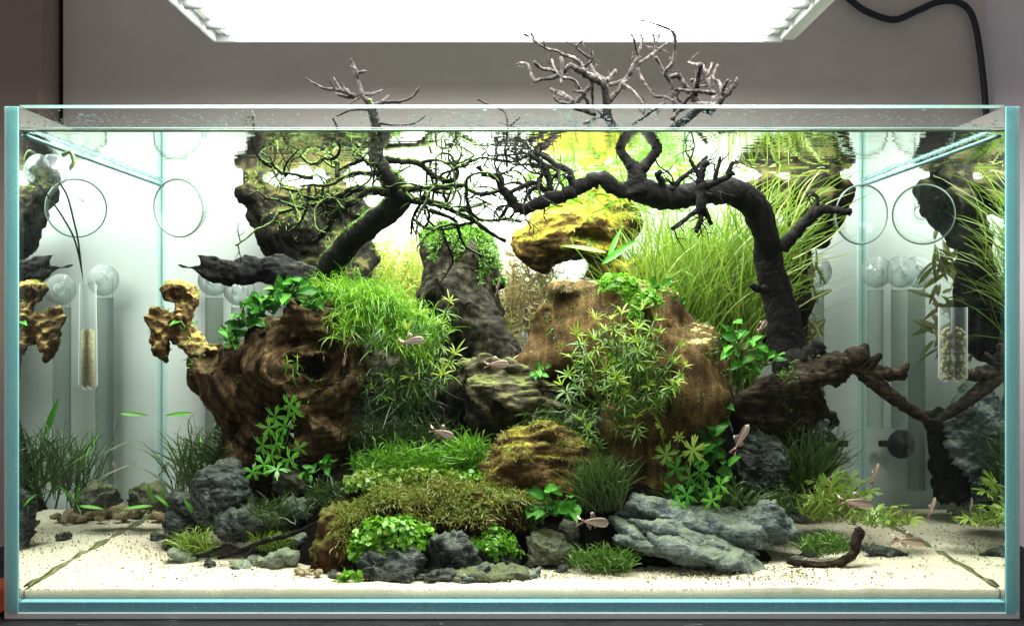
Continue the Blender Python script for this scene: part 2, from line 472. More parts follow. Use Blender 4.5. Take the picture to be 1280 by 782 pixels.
def leafmat(name, base, tip, var=None, trans=.4, attr=True, gloss=.05):
    """base / tip colours run along the leaf, var is the colour of some leaves"""
    m, t, out = nt(name)
    if attr:
        tt = N_(t, 'ShaderNodeAttribute', attribute_name='tt').outputs['Fac']
        va = N_(t, 'ShaderNodeAttribute', attribute_name='var').outputs['Fac']
        col = mix(t, tt, base, tip)
    else:
        va = N_(t, 'ShaderNodeObjectInfo').outputs['Random']
        tc = N_(t, 'ShaderNodeNewGeometry').outputs['Position']
        col = mix(t, noise(t, tc, 150, 3), base, tip)
    if var is not None:
        col = mix(t, mathn(t, 'POWER', va, 1.6), col, var)
    d = N_(t, 'ShaderNodeBsdfDiffuse'); tr = N_(t, 'ShaderNodeBsdfTranslucent'); gl = N_(t, 'ShaderNodeBsdfGlossy'); gl.inputs['Roughness'].default_value = .4
    t.links.new(col, d.inputs[0]); t.links.new(col, tr.inputs[0])
    m1 = N_(t, 'ShaderNodeMixShader'); m1.inputs[0].default_value = trans
    t.links.new(d.outputs[0], m1.inputs[1]); t.links.new(tr.outputs[0], m1.inputs[2])
    m2 = N_(t, 'ShaderNodeMixShader'); m2.inputs[0].default_value = gloss
    t.links.new(m1.outputs[0], m2.inputs[1]); t.links.new(gl.outputs[0], m2.inputs[2])
    t.links.new(m2.outputs[0], out.inputs[0]); return m
def plain(name, col, rough=.6, spec=.3, nscale=0, namt=.3, metal=0.):
    m, t, out = nt(name)
    p = N_(t, 'ShaderNodeBsdfPrincipled'); p.inputs['Roughness'].default_value = rough; p.inputs['Specular IOR Level'].default_value = spec; p.inputs['Metallic'].default_value = metal
    if nscale:
        pos = N_(t, 'ShaderNodeNewGeometry').outputs['Position']
        c = mix(t, ramp(t, noise(t, pos, nscale, 5, .6), [(.3, (0, 0, 0, 1)), (.7, (1, 1, 1, 1))]), tuple(x*(1-namt) for x in col[:3])+(1,), tuple(min(1, x*(1+namt)) for x in col[:3])+(1,))
        t.links.new(c, p.inputs['Base Color'])
    else: p.inputs['Base Color'].default_value = col
    t.links.new(p.outputs[0], out.inputs[0]); return m
def clearglass(name, tint, edge, lo=.35, hi=.95, amount=.75, flatamt=.03, edgegloss=.35):
    """thin clear glass: see-through face on, tinted and shiny towards grazing angles"""
    m, t, out = nt(name)
    lw = N_(t, 'ShaderNodeLayerWeight'); lw.inputs['Blend'].default_value = .5
    fac = ramp(t, lw.outputs['Facing'], [(lo, (flatamt,)*3+(1,)), (hi, (amount,)*3+(1,))])
    tr = N_(t, 'ShaderNodeBsdfTransparent'); tr.inputs[0].default_value = tint
    d = N_(t, 'ShaderNodeBsdfDiffuse'); d.inputs[0].default_value = edge
    g = N_(t, 'ShaderNodeBsdfGlossy'); g.inputs['Roughness'].default_value = .08; g.inputs[0].default_value = (.9, .95, .93, 1)
    e = N_(t, 'ShaderNodeMixShader'); e.inputs[0].default_value = edgegloss
    t.links.new(d.outputs[0], e.inputs[1]); t.links.new(g.outputs[0], e.inputs[2])
    ms = N_(t, 'ShaderNodeMixShader'); t.links.new(fac, ms.inputs[0])
    t.links.new(tr.outputs[0], ms.inputs[1]); t.links.new(e.outputs[0], ms.inputs[2])
    t.links.new(ms.outputs[0], out.inputs[0]); return m
def reflecting(name, tint, refl, lo, hi, low=.02, high=.95, rough=0.0, ripple=None):
    """glass or water surface seen from inside: clear when steep, total reflection when shallow"""
    m, t, out = nt(name)
    g = N_(t, 'ShaderNodeNewGeometry')
    dt = N_(t, 'ShaderNodeVectorMath', operation='DOT_PRODUCT')
    t.links.new(g.outputs['Incoming'], dt.inputs[0]); t.links.new(g.outputs['True Normal'], dt.inputs[1])
    c = mathn(t, 'ABSOLUTE', dt.outputs['Value'])
    fac = ramp(t, c, [(lo, (high,)*3+(1,)), (hi, (low,)*3+(1,))])
    tr = N_(t, 'ShaderNodeBsdfTransparent'); tr.inputs[0].default_value = tint
    gl = N_(t, 'ShaderNodeBsdfGlossy'); gl.inputs['Roughness'].default_value = rough; gl.inputs[0].default_value = refl
    if ripple:
        pos = g.outputs['Position']
        h = noise(t, mapping(t, pos, (0, 0, 0), ripple[0]), 1, 2, .5)
        t.links.new(bump(t, h, 1., ripple[1]), gl.inputs['Normal'])
    ms = N_(t, 'ShaderNodeMixShader'); t.links.new(fac, ms.inputs[0])
    t.links.new(tr.outputs[0], ms.inputs[1]); t.links.new(gl.outputs[0], ms.inputs[2])
    t.links.new(ms.outputs[0], out.inputs[0]); return m

M = {}
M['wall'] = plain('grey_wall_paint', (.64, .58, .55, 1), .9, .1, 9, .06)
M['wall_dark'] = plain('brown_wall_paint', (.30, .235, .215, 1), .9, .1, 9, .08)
M['wall_lamplit'] = plain('lamplit_wall_tone', (.80, .73, .79, 1), .9, .1, 9, .05)  # lavender wall, lightened to carry the stronger lamp light falling on it
M['groove'] = plain('dark_groove', (.03, .02, .02, 1), .9, .1)
M['black'] = plain('black_rubber', (.012, .013, .014, 1), .5, .3)
M['cable'] = plain('blue_black_cable', (.02, .025, .035, 1), .5, .3)
M['white'] = plain('white_plastic', (.8, .82, .82, 1), .4, .4)
M['foam'] = plain('white_foam', (.93, .96, .98, 1), .8, .2)
M['film'] = plain('frosted_white_film', (.60, .655, .635, 1), .85, .1, 5, .02)
M['pane'] = clearglass('front_glass', (.985, .995, .99, 1), (.55, .8, .76, 1), .6, 1., .5, .004, .6)
M['backglass'] = clearglass('back_glass', (.99, 1, .995, 1), (.6, .85, .8, 1), .7, 1., .4, .0, .5)
M['side'] = reflecting('side_glass', (.93, .98, .96, 1), (.93, .98, .97, 1), .40, .75, .05, .93)
M['water'] = reflecting('water_surface', (1, 1, 1, 1), (.98, 1., .96, 1), .20, .36, .015, .96, 0., ((6, 60, 1), .0004))
def edgemat(name, c1, c2, spark=.0, hatch=False, glow=.5):
    m, t, out = nt(name)
    pos = N_(t, 'ShaderNodeNewGeometry').outputs['Position']
    col = mix(t, noise(t, mapping(t, pos, (0, 0, 0), (160, 10, 5)), 1, 3), c1, c2)
    if hatch:
        wv = N_(t, 'ShaderNodeTexWave', wave_type='BANDS', bands_direction='Z'); wv.inputs['Scale'].default_value = 1.; wv.inputs['Distortion'].default_value = .6
        t.links.new(mapping(t, pos, (0, .5, 0), (60, 60, 60)), wv.inputs['Vector'])
        col = mix(t, mathn(t, 'MULTIPLY', ramp(t, wv.outputs[0], [(.8, (0, 0, 0, 1)), (.97, (1, 1, 1, 1))]), ramp(t, noise(t, pos, 14, 2), [(.45, (0, 0, 0, 1)), (.6, (.6, .6, .6, 1))])), col, (.85, .95, .95, 1))
    if spark:
        col = mix(t, ramp(t, noise(t, mapping(t, pos, (0, 0, 0), (500, 500, 700)), 1, 3, .8), [(.60, (0, 0, 0, 1)), (.66, (spark,)*3+(1,))]), col, (.9, .97, 1, 1))
    p = N_(t, 'ShaderNodeBsdfPrincipled'); p.inputs['Roughness'].default_value = .3; p.inputs['Specular IOR Level'].default_value = .4
    tr = N_(t, 'ShaderNodeBsdfTranslucent'); ms = N_(t, 'ShaderNodeMixShader'); ms.inputs[0].default_value = glow
    t.links.new(col, p.inputs['Base Color']); t.links.new(col, tr.inputs[0]); t.links.new(p.outputs[0], ms.inputs[1]); t.links.new(tr.outputs[0], ms.inputs[2])
    t.links.new(ms.outputs[0], out.inputs[0]); return m
M['edge'] = edgemat('ground_glass_edge', (.30, .78, .82, 1), (.66, .96, .95, 1), 0, True)
M['edge2'] = edgemat('pale_glass_edge', (.62, .88, .92, 1), (.82, .97, .97, 1))
M['edgeb'] = edgemat('bottom_glass_edge', (.16, .52, .64, 1), (.30, .68, .78, 1), .85, glow=0.)  # inner glow of the glass and sparkle specks painted into the colour
M['seam'] = edgemat('clear_silicone', (.50, .78, .74, 1), (.80, .93, .90, 1))
M['bead_teal'] = plain('grey_teal_waterline', (.16, .33, .33, 1), .5, .2, 60, .3)
M['algae_seam'] = plain('algae_on_silicone', (.15, .17, .075, 1), .8, .2, 60, .5)

# ================================================================ the room
YW = .74
def quad(a, b, c, d): return np.array([a, b, c, d], float), np.array([[0, 1, 2, 3]])
xl, xr = P(79, 0, YW)[0], P(1232, 0, YW)[0]
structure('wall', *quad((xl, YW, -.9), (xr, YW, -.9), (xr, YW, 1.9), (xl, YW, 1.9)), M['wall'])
structure('wall_right', *quad((xr, YW, -.9), (xr+.55, YW-.38, -.9), (xr+.55, YW-.38, 1.9), (xr, YW, 1.9)), M['wall_lamplit'])
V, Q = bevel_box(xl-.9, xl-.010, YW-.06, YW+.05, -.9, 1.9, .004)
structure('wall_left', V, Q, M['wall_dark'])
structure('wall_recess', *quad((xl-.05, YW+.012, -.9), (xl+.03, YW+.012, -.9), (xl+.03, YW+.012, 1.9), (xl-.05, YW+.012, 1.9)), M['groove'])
# table top
m, t, out = nt('worn_black_table_top')
pos = N_(t, 'ShaderNodeNewGeometry').outputs['Position']
a = noise(t, mapping(t, pos, (0, 0, .1), (16, 90, 10)), 1, 6, .7, 1.5)
b = noise(t, mapping(t, pos, (0, 0, -.2), (30, 160, 10)), 1, 4, .6, 1.)
col = ramp(t, a, [(.38, (.006, .007, .008, 1)), (.56, (.024, .027, .029, 1)), (.72, (.006, .007, .008, 1))])
col = mix(t, ramp(t, b, [(.69, (0, 0, 0, 1)), (.72, (1, 1, 1, 1))]), col, (.6, .62, .62, 1))
p = N_(t, 'ShaderNodeBsdfPrincipled'); p.inputs['Roughness'].default_value = .7; p.inputs['Specular IOR Level'].default_value = .12
t.links.new(col, p.inputs['Base Color']); t.links.new(bump(t, a, .8, .002), p.inputs['Normal']); t.links.new(p.outputs[0], out.inputs[0])
V, Q = bevel_box(-.60, .60, -.10, .50, -.05, -.0055, .004)
M['table'] = m
solo('table_top', V, Q, M['table'], 'worn black table top with pale scratches under the glass tank', 'table', smooth=False)
V, Q = bevel_box(-.515, -.4555, -.03, .03, -.0052, .026, .006)
o = solo('red_box', V, Q, plain('red_plastic', (.45, .06, .03, 1), .5), 'small red object on the table beside the tank corner', 'box', smooth=False)

# ================================================================ the tank
XO, XI, ZT, ZW, YB = .4515, .4390, .4505, .4300, .4385
tank = thing('aquarium', 'large rimless glass aquarium planted with driftwood trees and rocks', 'aquarium')
V, Q = bevel_box(-XI+.0003, XI-.0003, .0, .0095, .0108, ZT, .0006); part('front_pane', V, Q, M['pane'], tank, False)
V, Q = bevel_box(-XI+.0003, XI-.0003, YB, YB+.006, .0108, ZT, .0006); part('back_pane', V, Q, M['backglass'], tank, False)
part('background_film', *quad((-XO, YB+.009, .0), (XO, YB+.009, .0), (XO, YB+.009, ZT-.004), (-XO, YB+.009, ZT-.004)), M['film'], tank, False)
for s in (-1, 1):
    x0, x1 = sorted((s*XI, s*XO))
    o = part('side_pane', boxV(x0, x1, .0, YB+.006, .0108, ZT), CUBEF[[0, 1, 5]], M['side'], tank, False)
    xm = s*(XI+.0088)
    a, b = sorted((s*XI, xm))
    V, Q = bevel_box(a, b, -.0030, -.0002, .0, ZT, .0004); part('polished_edge', V, Q, M['edge'], o, False)
    a, b = sorted((xm+s*.0003, s*XO))
    V, Q = bevel_box(a, b, -.0026, -.0002, .0, ZT, .0004); part('polished_edge', V, Q, M['edge2'], o, False)
    a, b = sorted((s*(XI-.0002), s*(XI-.0060)))
    V, Q = bevel_box(a, b, YB-.0040, YB-.0003, .012, ZT-.01, .001); part('silicone_seam', V, Q, M['seam'], o, False)
    # narrow teal bead drawn in for the water line along the pane
    V, Q = tube([(s*(XI-.0016), .012, ZW-.0035), (s*(XI-.0016), YB-.004, ZW-.0035)], [.0015, .0015], 6, 0, 1, 8); part('waterline_bead', V, Q, M['bead_teal'], o)
    n = 26
    pts = [(s*(XI-.0015), .016+(YB-.02)*i/n, .0202+.0012*math.sin(i*1.7)) for i in range(n+1)]
    V, Q = tube(pts, [.0010+.0016*min(1, i/9.)+.0006*math.sin(i*2.3) for i in range(n+1)], 6, .15, 3, 2); part('base_seam', V, Q, M['algae_seam'], o)
V, Q = bevel_box(-XI-.0001, XI+.0001, -.0012, YB+.006, .0012, .0105, .0008); part('bottom_pane', V, Q, M['edgeb'], tank, False)
V, Q = bevel_box(-XO, XO, -.0028, YB+.008, -.0050, .0009, .0006); part('foam_mat', V, Q, M['foam'], tank, False)
V, Q = bevel_box(-XI+.0003, XI-.0003, -.0010, .0098, ZT+.0003, ZT+.0014, .0004); part('top_edge', V, Q, M['seam'], tank, False)

# water surface, slightly uneven, with the meniscus climbing the front pane
nx, ny = 140, 60
gx = np.linspace(-XI, XI, nx); gy = np.linspace(.0098, YB-.0002, ny)
X, Y = np.meshgrid(gx, gy, indexing='ij')
Z = ZW+.0003*fbm(np.stack([X.ravel()*9, Y.ravel()*14, 0*X.ravel()], 1), 2).reshape(X.shape)
V = np.stack([X, Y, Z], -1).reshape(-1, 3)
i = (np.arange(nx-1)*ny)[:, None]+np.arange(ny-1)[None, :]
GQ = np.stack([i, i+ny, i+ny+1, i+1], -1).reshape(-1, 4)
structure('water', V, GQ, M['water'], True)
V, Q = tube([(-XI, .0104, ZW+.0006), (0, .0104, ZW+.0008), (XI, .0104, ZW+.0006)], [.0011]*3, 6, .05, 5, 30)
part('water_line', V, Q, plain('dark_green_waterline', (.14, .24, .15, 1), .3, .5, 40, .5), tank)  # dark green line along the front water level
V, Q = tube([(-XI, .0102, ZW+.0032), (0, .0102, ZW+.0031), (XI, .0102, ZW+.0032)], [.0005]*3, 5, .05, 6, 20)
part('water_line', V, Q, M['seam'], tank)
# drops on the dry strip of the front pane, glitter painted as pale colour
n = 4200
cl = RNG.uniform(-XI, XI, 26)
xs = np.where(RNG.uniform(0, 1, n) < .55, cl[RNG.integers(0, 26, n)]+RNG.normal(0, .022, n), RNG.uniform(-XI, XI, n))
pts = np.stack([np.clip(xs, -XI+.004, XI-.004), np.full(n, .0102), ZW+.004+np.abs(RNG.normal(0, .0065, n))], 1)
pts = pts[pts[:, 2] < ZT-.001]; n = len(pts)
r = np.abs(RNG.normal(.0001, .00026, n))+.0001
th = np.arange(6)*PI/3
st = RNG.uniform(.6, 3.2, n)*(RNG.uniform(0, 1, n) < .3)+1
V = pts[:, None, :]+r[:, None, None]*np.stack([np.cos(th)[None]*st[:, None], 0*th[None]*st[:, None], np.sin(th)[None]+0*st[:, None]], -1)
V = np.concatenate([V, (pts+np.array([0, -.00005, 0]))[:, None, :]], 1).reshape(-1, 3)
b = (np.arange(n)*7)[:, None, None]; j = np.arange(6)
Ft = (b+np.stack([np.full(6, 6), j, (j+1) % 6], 1)[None]).reshape(-1, 3)
part('pane_drops', V, Ft, plain('pale_glitter', (.8, .83, .86, 1), .5, .4), tank, stuff=True)

# ================================================================ hanging lamp
lamp = thing('hanging_lamp', 'wide white light panel with clear acrylic rim hanging over the tank', 'lamp', (0, .2, .6075))
LX0, LX1, LY0, LY1, LZ = -.367, .3326, -.10, .42, .6075
m, t, out = nt('lit_diffuser'); e = N_(t, 'ShaderNodeEmission'); e.inputs[0].default_value = (1, 1, .92, 1); e.inputs[1].default_value = LAMP_STRENGTH
t.links.new(e.outputs[0], out.inputs[0])
part('diffuser', *quad((LX0+.014, LY0+.01, LZ+.004), (LX0+.014, LY1-.006, LZ+.004), (LX1-.014, LY1-.006, LZ+.004), (LX1-.014, LY0+.01, LZ+.004)), m, lamp, False)
V, Q = bevel_box(LX0, LX1, LY0, LY1, LZ+.0055, LZ+.05, .003); part('housing', V, Q, M['white'], lamp, False)
acr = clearglass('acrylic', (.95, .97, .97, 1), (.8, .85, .86, 1), .2, .9, .8, .25, .3)
for a in ((LX0-.004, LX1+.004, LY1+.0003, LY1+.006, LZ-.004, LZ+.05), (LX0-.0045, LX0-.0003, LY0, LY1, LZ-.004, LZ+.05), (LX1+.0003, LX1+.018, LY0, LY1, LZ-.002, LZ+.03)):
    V, Q = bevel_box(*a, .0008); part('acrylic_rim', V, Q, acr, lamp, False)
grey = plain('grey_socket', (.5, .52, .54, 1), .5)
for xx, sg in ((LX0+.018, 1), (LX1-.018, -1)):
    for k in range(3):
        yy = LY0+.26+k*.095
        V, Q = tube([(xx-sg*.012, yy, LZ+.001), (xx+sg*.014, yy, LZ+.001)], [.007, .0065], 10, 0, 1, 1); part('tube_socket', V, Q, grey, lamp)
# two thin steel wires carry the panel
for xx in (LX0+.06, LX1-.06):
    V, Q = tube([(xx, .05, LZ+.05), (xx, .05, 1.9)], [.0007, .0007], 5, 0, 1, 1); part('wire', V, Q, M['white'], lamp)

# power cable on the wall
cp = [(1050, -14), (1065, 2), (1086, 16), (1118, 25), (1146, 14), (1172, 3), (1195, 2), (1212, 14), (1221, 40), (1227, 80), (1231, 120), (1233, 160), (1233, 260), (1234, 400)]
V, Q = tube([P(a, b, YW-.012) for a, b in cp], [S(4.2, YW)]*len(cp), 8, .02, 1, 5)
solo('power_cable', V, Q, M['cable'], 'dark power cable hanging in a loop on the grey wall', 'cable')

# ================================================================ substrate
m, t, out = nt('pale_sand')
pos = N_(t, 'ShaderNodeNewGeometry').outputs['Position']
c = ramp(t, noise(t, pos, 900, 3, .8), [(.28, (.34, .27, .13, 1)), (.40, (.70, .64, .44, 1)), (.6, (.80, .76, .60, 1)), (.8, (.86, .84, .74, 1))])
c = mix(t, ramp(t, noise(t, pos, 14, 4), [(.5, (0, 0, 0, 1)), (.8, (.45, .45, .45, 1))]), c, (.55, .50, .25, 1))
p = N_(t, 'ShaderNodeBsdfPrincipled'); p.inputs['Roughness'].default_value = .9; p.inputs['Specular IOR Level'].default_value = .1
t.links.new(c, p.inputs['Base Color']); t.links.new(bump(t, noise(t, pos, 1100, 2, .6), 1., .0006), p.inputs['Normal']); t.links.new(p.outputs[0], out.inputs[0])
M['sand'] = m
nx, ny = 260, 130
gx = np.linspace(-XI+.0005, XI-.0005, nx); gy = np.linspace(.0102, YB-.0008, ny)
X, Y = np.meshgrid(gx, gy, indexing='ij')
Z = .0180+.0012*fbm(np.stack([X.ravel()*14, Y.ravel()*14, 0*X.ravel()], 1), 3).reshape(X.shape)+.0005*fbm(np.stack([X.ravel()*150, Y.ravel()*150, 0*X.ravel()], 1), 2).reshape(X.shape)
Z += .002*np.clip((Y-.02)/.1, 0, 1)+.0016*np.maximum(0, fbm(np.stack([X.ravel()*34+5, Y.ravel()*34, 0*X.ravel()], 1), 3)).reshape(X.shape)
V = np.stack([X, Y, Z], -1).reshape(-1, 3)
i = (np.arange(nx-1)*ny)[:, None]+np.arange(ny-1)[None, :]
Q1 = np.stack([i, i+ny, i+ny+1, i+1], -1).reshape(-1, 4)
nb = len(V); V = np.vstack([V, V[np.arange(nx)*ny]*np.array([1, 1, 0])+np.array([0, 0, .0107])])
j = np.arange(nx-1); Q2 = np.stack([nb+j, nb+j+1, (j+1)*ny, j*ny], 1)
structure('sand', V, np.concatenate([Q1, Q2]), M['sand'], True)
# coarse grains along the glass and dark grains on the sand
def grains(n, sampler, size, seed):
    rg = np.random.default_rng(seed); pts = sampler(n, rg)
    T = np.array([[1, 0, 0], [-1, 0, 0], [0, 1, 0], [0, -1, 0], [0, 0, 1], [0, 0, -1]], float)
    Ff = np.array([[0, 2, 4], [2, 1, 4], [1, 3, 4], [3, 0, 4], [2, 0, 5], [1, 2, 5], [3, 1, 5], [0, 3, 5]])
    sz = size*rg.uniform(.5, 1.5, (n, 1, 1))
    V = (pts[:, None]+sz*T[None]*rg.uniform(.6, 1.2, (n, 6, 1))).reshape(-1, 3)
    Fq = ((np.arange(n)*6)[:, None, None]+Ff[None]).reshape(-1, 3)
    return V, Fq, {'var': np.repeat(rg.uniform(0, 1, n), 6), 'tt': np.zeros(n*6)}
m, t, out = nt('gravel_grains')
va = N_(t, 'ShaderNodeAttribute', attribute_name='var').outputs['Fac']
c = ramp(t, va, [(0, (.20, .17, .09, 1)), (.3, (.44, .39, .24, 1)), (.7, (.62, .57, .40, 1)), (1, (.25, .27, .22, 1))])
p = N_(t, 'ShaderNodeBsdfPrincipled'); p.inputs['Roughness'].default_value = .8; t.links.new(c, p.inputs['Base Color']); t.links.new(p.outputs[0], out.inputs[0])
M['grains'] = m
V, Ft, at = grains(9000, lambda n, rg: np.stack([rg.uniform(-XI+.002, XI-.002, n), rg.uniform(.0112, .0128, n), rg.uniform(.0110, .0185, n)], 1), .00055, 3)
o = obj('gravel', mesh('gravel', V, Ft, M['grains'], False, at)); o['kind'] = 'stuff'; tag(o, 'coarse sand grains pressed against the front glass', 'gravel')
def fl(n, rg):
    k = rg.uniform(0, 1, n)
    px = np.where(k < .45, rg.normal(960, 60, n), rg.uniform(60, 1220, n)); y = np.where(k < .45, rg.uniform(.02, .1, n), rg.uniform(.015, .40, n))
    return np.stack([np.clip((px-640)*(D0+y)/F, -.43, .43), y, np.full(n, .0212)], 1)
V, Ft, at = grains(520, fl, .0008, 4)
o = obj('dark_grains', mesh('dark_grains', V, Ft, plain('dark_grain', (.03, .03, .025, 1), .8), False, at)); o['kind'] = 'stuff'; tag(o, 'dark soil grains scattered over the pale sand', 'gravel')

V, Ft, at = grains(2200, lambda n, rg: np.stack([rg.uniform(-.43, .43, n), rg.uniform(.014, .42, n)**1.0, np.full(n, .0205)+rg.uniform(-.0004, .0012, n)], 1), .0007, 6)
o = obj('coarse_grains', mesh('coarse_grains', V, Ft, M['grains'], False, at)); o['kind'] = 'stuff'; tag(o, 'coarse tan grains lying all over the pale sand', 'gravel')
def near(n, rg):
    k = rg.random(n)
    px = np.where(k < .4, rg.normal(270, 70, n), np.where(k < .8, rg.uniform(430, 1010, n), rg.normal(1090, 60, n)))
    y = np.where(k < .4, rg.normal(.17, .06, n), np.where(k < .8, .045+np.abs(rg.normal(0, .03, n)), rg.normal(.17, .07, n)))
    y = np.clip(y, .02, .42); return np.stack([np.clip((px-640)*(D0+y)/F, -.432, .432), y, .0206+rg.uniform(-.0004, .0014, n)], 1)
V, Ft, at = grains(2600, near, .0010, 16)
o = obj('detritus', mesh('detritus', V, Ft, M['grains'], False, at)); o['kind'] = 'stuff'; tag(o, 'brown and tan grit gathered around the rocks and plants', 'gravel')
# soil mound that carries the hardscape, near black to give the gaps their shade
nx, ny = 110, 70
gx = np.linspace(-.36, .36, nx); gy = np.linspace(.075, YB-.002, ny)
X, Y = np.meshgrid(gx, gy, indexing='ij')
hz = np.interp(Y, [.075, .10, .13, .15, .20, .30, .40, .45], [.0, .012, .055, .082, .108, .150, .178, .182])
sm = lambda a: np.clip(a, 0, 1)**2*(3-2*np.clip(a, 0, 1))
Z = .008+hz*sm((X+.25+.20*np.clip(Y-.16, 0, .3))/.07)*sm((.275+.15*np.clip(Y-.16, 0, .3)-X)/.07)+.006*fbm(np.stack([X.ravel()*30, Y.ravel()*30, 0*X.ravel()], 1), 4).reshape(X.shape)
V = np.stack([X, Y, Z], -1).reshape(-1, 3)
i = (np.arange(nx-1)*ny)[:, None]+np.arange(ny-1)[None, :]
structure('soil', V, np.stack([i, i+ny, i+ny+1, i+1], -1).reshape(-1, 4), plain('dark_soil', (.009, .0075, .005, 1), .95, .02, 200, .7), True)
def ground(x, y):
    """height of soil or sand"""
    hz = np.interp(y, [.075, .10, .13, .15, .20, .30, .40, .45], [.0, .012, .055, .082, .108, .150, .178, .182])
    return max(.0195, .008+hz*float(sm(np.array((x+.25+.2*max(0, y-.16))/.07)))*float(sm(np.array((.275+.15*max(0, y-.16)-x)/.07))))
# ================================================================ driftwood masses
M['w_stump'] = wood('dark_brown_wood', (0.01275, 0.0068, 0.00255, 1), (0.08925, 0.05355, 0.0221, 1), (0.255, 0.1742, 0.0782, 1), None, rot=(.4, .9, .3), sc=(90, 40, 16), ring=P(374, 460, .17), wsc=26., patch=(.034, .019, .009, 1))
M['w_pale'] = wood('pale_knotty_wood', (.03, .015, .006, 1), (.15, .09, .035, 1), (0.46, 0.36, 0.18, 1), (0.42, 0.32, 0.09, 1), (.3, .9), sc=(40, 40, 60))
M['w_black'] = wood('black_wood', (0.0018, 0.0018, 0.0024, 1), (0.006, 0.0066, 0.0066, 1), (0.018, 0.018, 0.0162, 1), (0.04, 0.042, 0.025, 1), (.75, 1.3), sc=(90, 40, 20))
M['w_block'] = wood('dark_mossy_wood', (0.0024, 0.003, 0.0024, 1), (0.0108, 0.0096, 0.006, 1), (0.027, 0.0228, 0.012, 1), (.085, .08, .02, 1), (.35, 1.), sc=(40, 40, 25))
M['w_grey'] = wood('grey_brown_bark', (0.0049, 0.0049, 0.0035, 1), (0.0294, 0.0266, 0.0168, 1), (0.126, 0.1155, 0.07, 1), None, rot=(0, .6, 0), sc=(70, 50, 16), patch=(.012, .011, .008, 1))
M['w_greylog'] = wood('algae_grey_wood', (.035, .030, .018, 1), (.115, .105, .062, 1), (.30, .275, .165, 1), (.15, .18, .045, 1), (.6, 1.2), rot=(0, -.35, 0), sc=(22, 60, 170), wsc=26.)
M['w_yellow'] = wood('yellow_algae_wood', (0.03, 0.016, 0.005, 1), (0.11, 0.068, 0.018, 1), (0.27, 0.19, 0.05, 1), (0.42, 0.34, 0.035, 1), (-.05, .75), rot=(0, .4, 0), sc=(35, 35, 90))
M['w_brown'] = wood('warm_brown_wood', (.024, .013, .004, 1), (.13, .080, .025, 1), (.32, .22, .080, 1), (.40, .34, .15, 1), (.95, 1.35), rot=(0, .9, 0), sc=(110, 45, 16), wsc=14., grain=.45, patch=(.050, .026, .012, 1))  # pale top colour paints the lamplit rim onto upward faces
M['w_lower'] = wood('streaky_yellow_brown_wood', (.04, .02, .008, 1), (.20, .12, .042, 1), (.42, .30, .12, 1), (.36, .33, .05, 1), (.5, 1.05), rot=(0, .75, 0), sc=(18, 40, 110), bumpd=.004, wsc=22.)
M['w_log'] = wood('red_brown_log', (.014, .006, .003, 1), (.070, .033, .013, 1), (.17, .095, .040, 1), (.13, .13, .028, 1), (.1, .6), rot=(0, .2, 0), sc=(60, 50, 24))
M['w_root'] = wood('grey_brown_root', (0.00525, 0.00375, 0.00225, 1), (0.0315, 0.0225, 0.0135, 1), (0.1275, 0.0975, 0.05625, 1), None, rot=(0, -.3, 0), sc=(25, 60, 150))
M['w_tree'] = wood('black_branch_wood', (0.0025, 0.00225, 0.00225, 1), (0.0085, 0.0075, 0.007, 1), (0.03, 0.027, 0.024, 1), None, sc=(60, 60, 60))
M['w_mossbranch'] = wood('mossy_branch_wood', (0.00275, 0.0033, 0.0022, 1), (0.00935, 0.00935, 0.0066, 1), (0.03025, 0.0275, 0.01925, 1), (0.11, 0.21, 0.035, 1), (.35, .9), sc=(60, 60, 60), topnoise=70)
M['w_dry2'] = wood('dark_twig_bark', (.010, .008, .008, 1), (.035, .028, .028, 1), (.15, .125, .125, 1), None, sc=(120, 120, 120))
M['w_dry'] = wood('dry_twig_bark', (.012, .009, .009, 1), (.055, .045, .045, 1), (.30, .26, .27, 1), None, sc=(120, 120, 120))  # pale tone raised to carry the lit highlights on the emergent twigs

SURF = {}
def woodthing(name, label, cat, key, mat, **kw):
    V, Q = lump(**kw); SURF[key] = (V, Q)
    c = V.mean(0); c[2] = V[:, 2].min()
    t_ = thing(name, label, cat, c)
    part('body', V, Q, M[mat], t_)
    return t_
def addpart(t_, name, key, mat, **kw):
    V, Q = lump(**kw); SURF[key] = (V, Q)
    return part(name, V, Q, M[mat], t_)

stump = woodthing('driftwood_stump', 'hollow dark brown driftwood stump with swirling grain beneath broad leaves', 'driftwood', 'stump', 'w_stump',
    add=[('e', 375, 452, .215, 80, 66, 70), ('c', [(250, 452, .225, 20), (300, 475, .22, 42), (325, 545, .22, 44), (328, 600, .23, 40)]),
         ('c', [(335, 430, .165, 12), (360, 402, .16, 13), (400, 398, .165, 15), (436, 425, .17, 17), (446, 470, .17, 17), (420, 505, .165, 17), (375, 510, .155, 15), (345, 480, .155, 13), (333, 450, .16, 10)]),
         ('e', 395, 548, .185, 36, 32, 40), ('c', [(385, 545, .18, 24), (425, 590, .19, 20)])],
    cut=[('e', 374, 462, .150, 27, 17, 70, .35), ('c', [(345, 436, .15, 6), (352, 478, .145, 9), (404, 486, .145, 12)]), ('c', [(300, 500, .15, 5), (330, 520, .155, 9), (372, 528, .15, 6)]), ('c', [(420, 420, .14, 4), (438, 462, .14, 7)]), ('e', 460, 520, .17, 26, 22, 40)],
    h=.0020, k=.008, warp=.013, wf=30, disp=[(.0038, (40, 40, 22), 'g'), (.0012, (130, 130, 60), 'g')], seed=1)
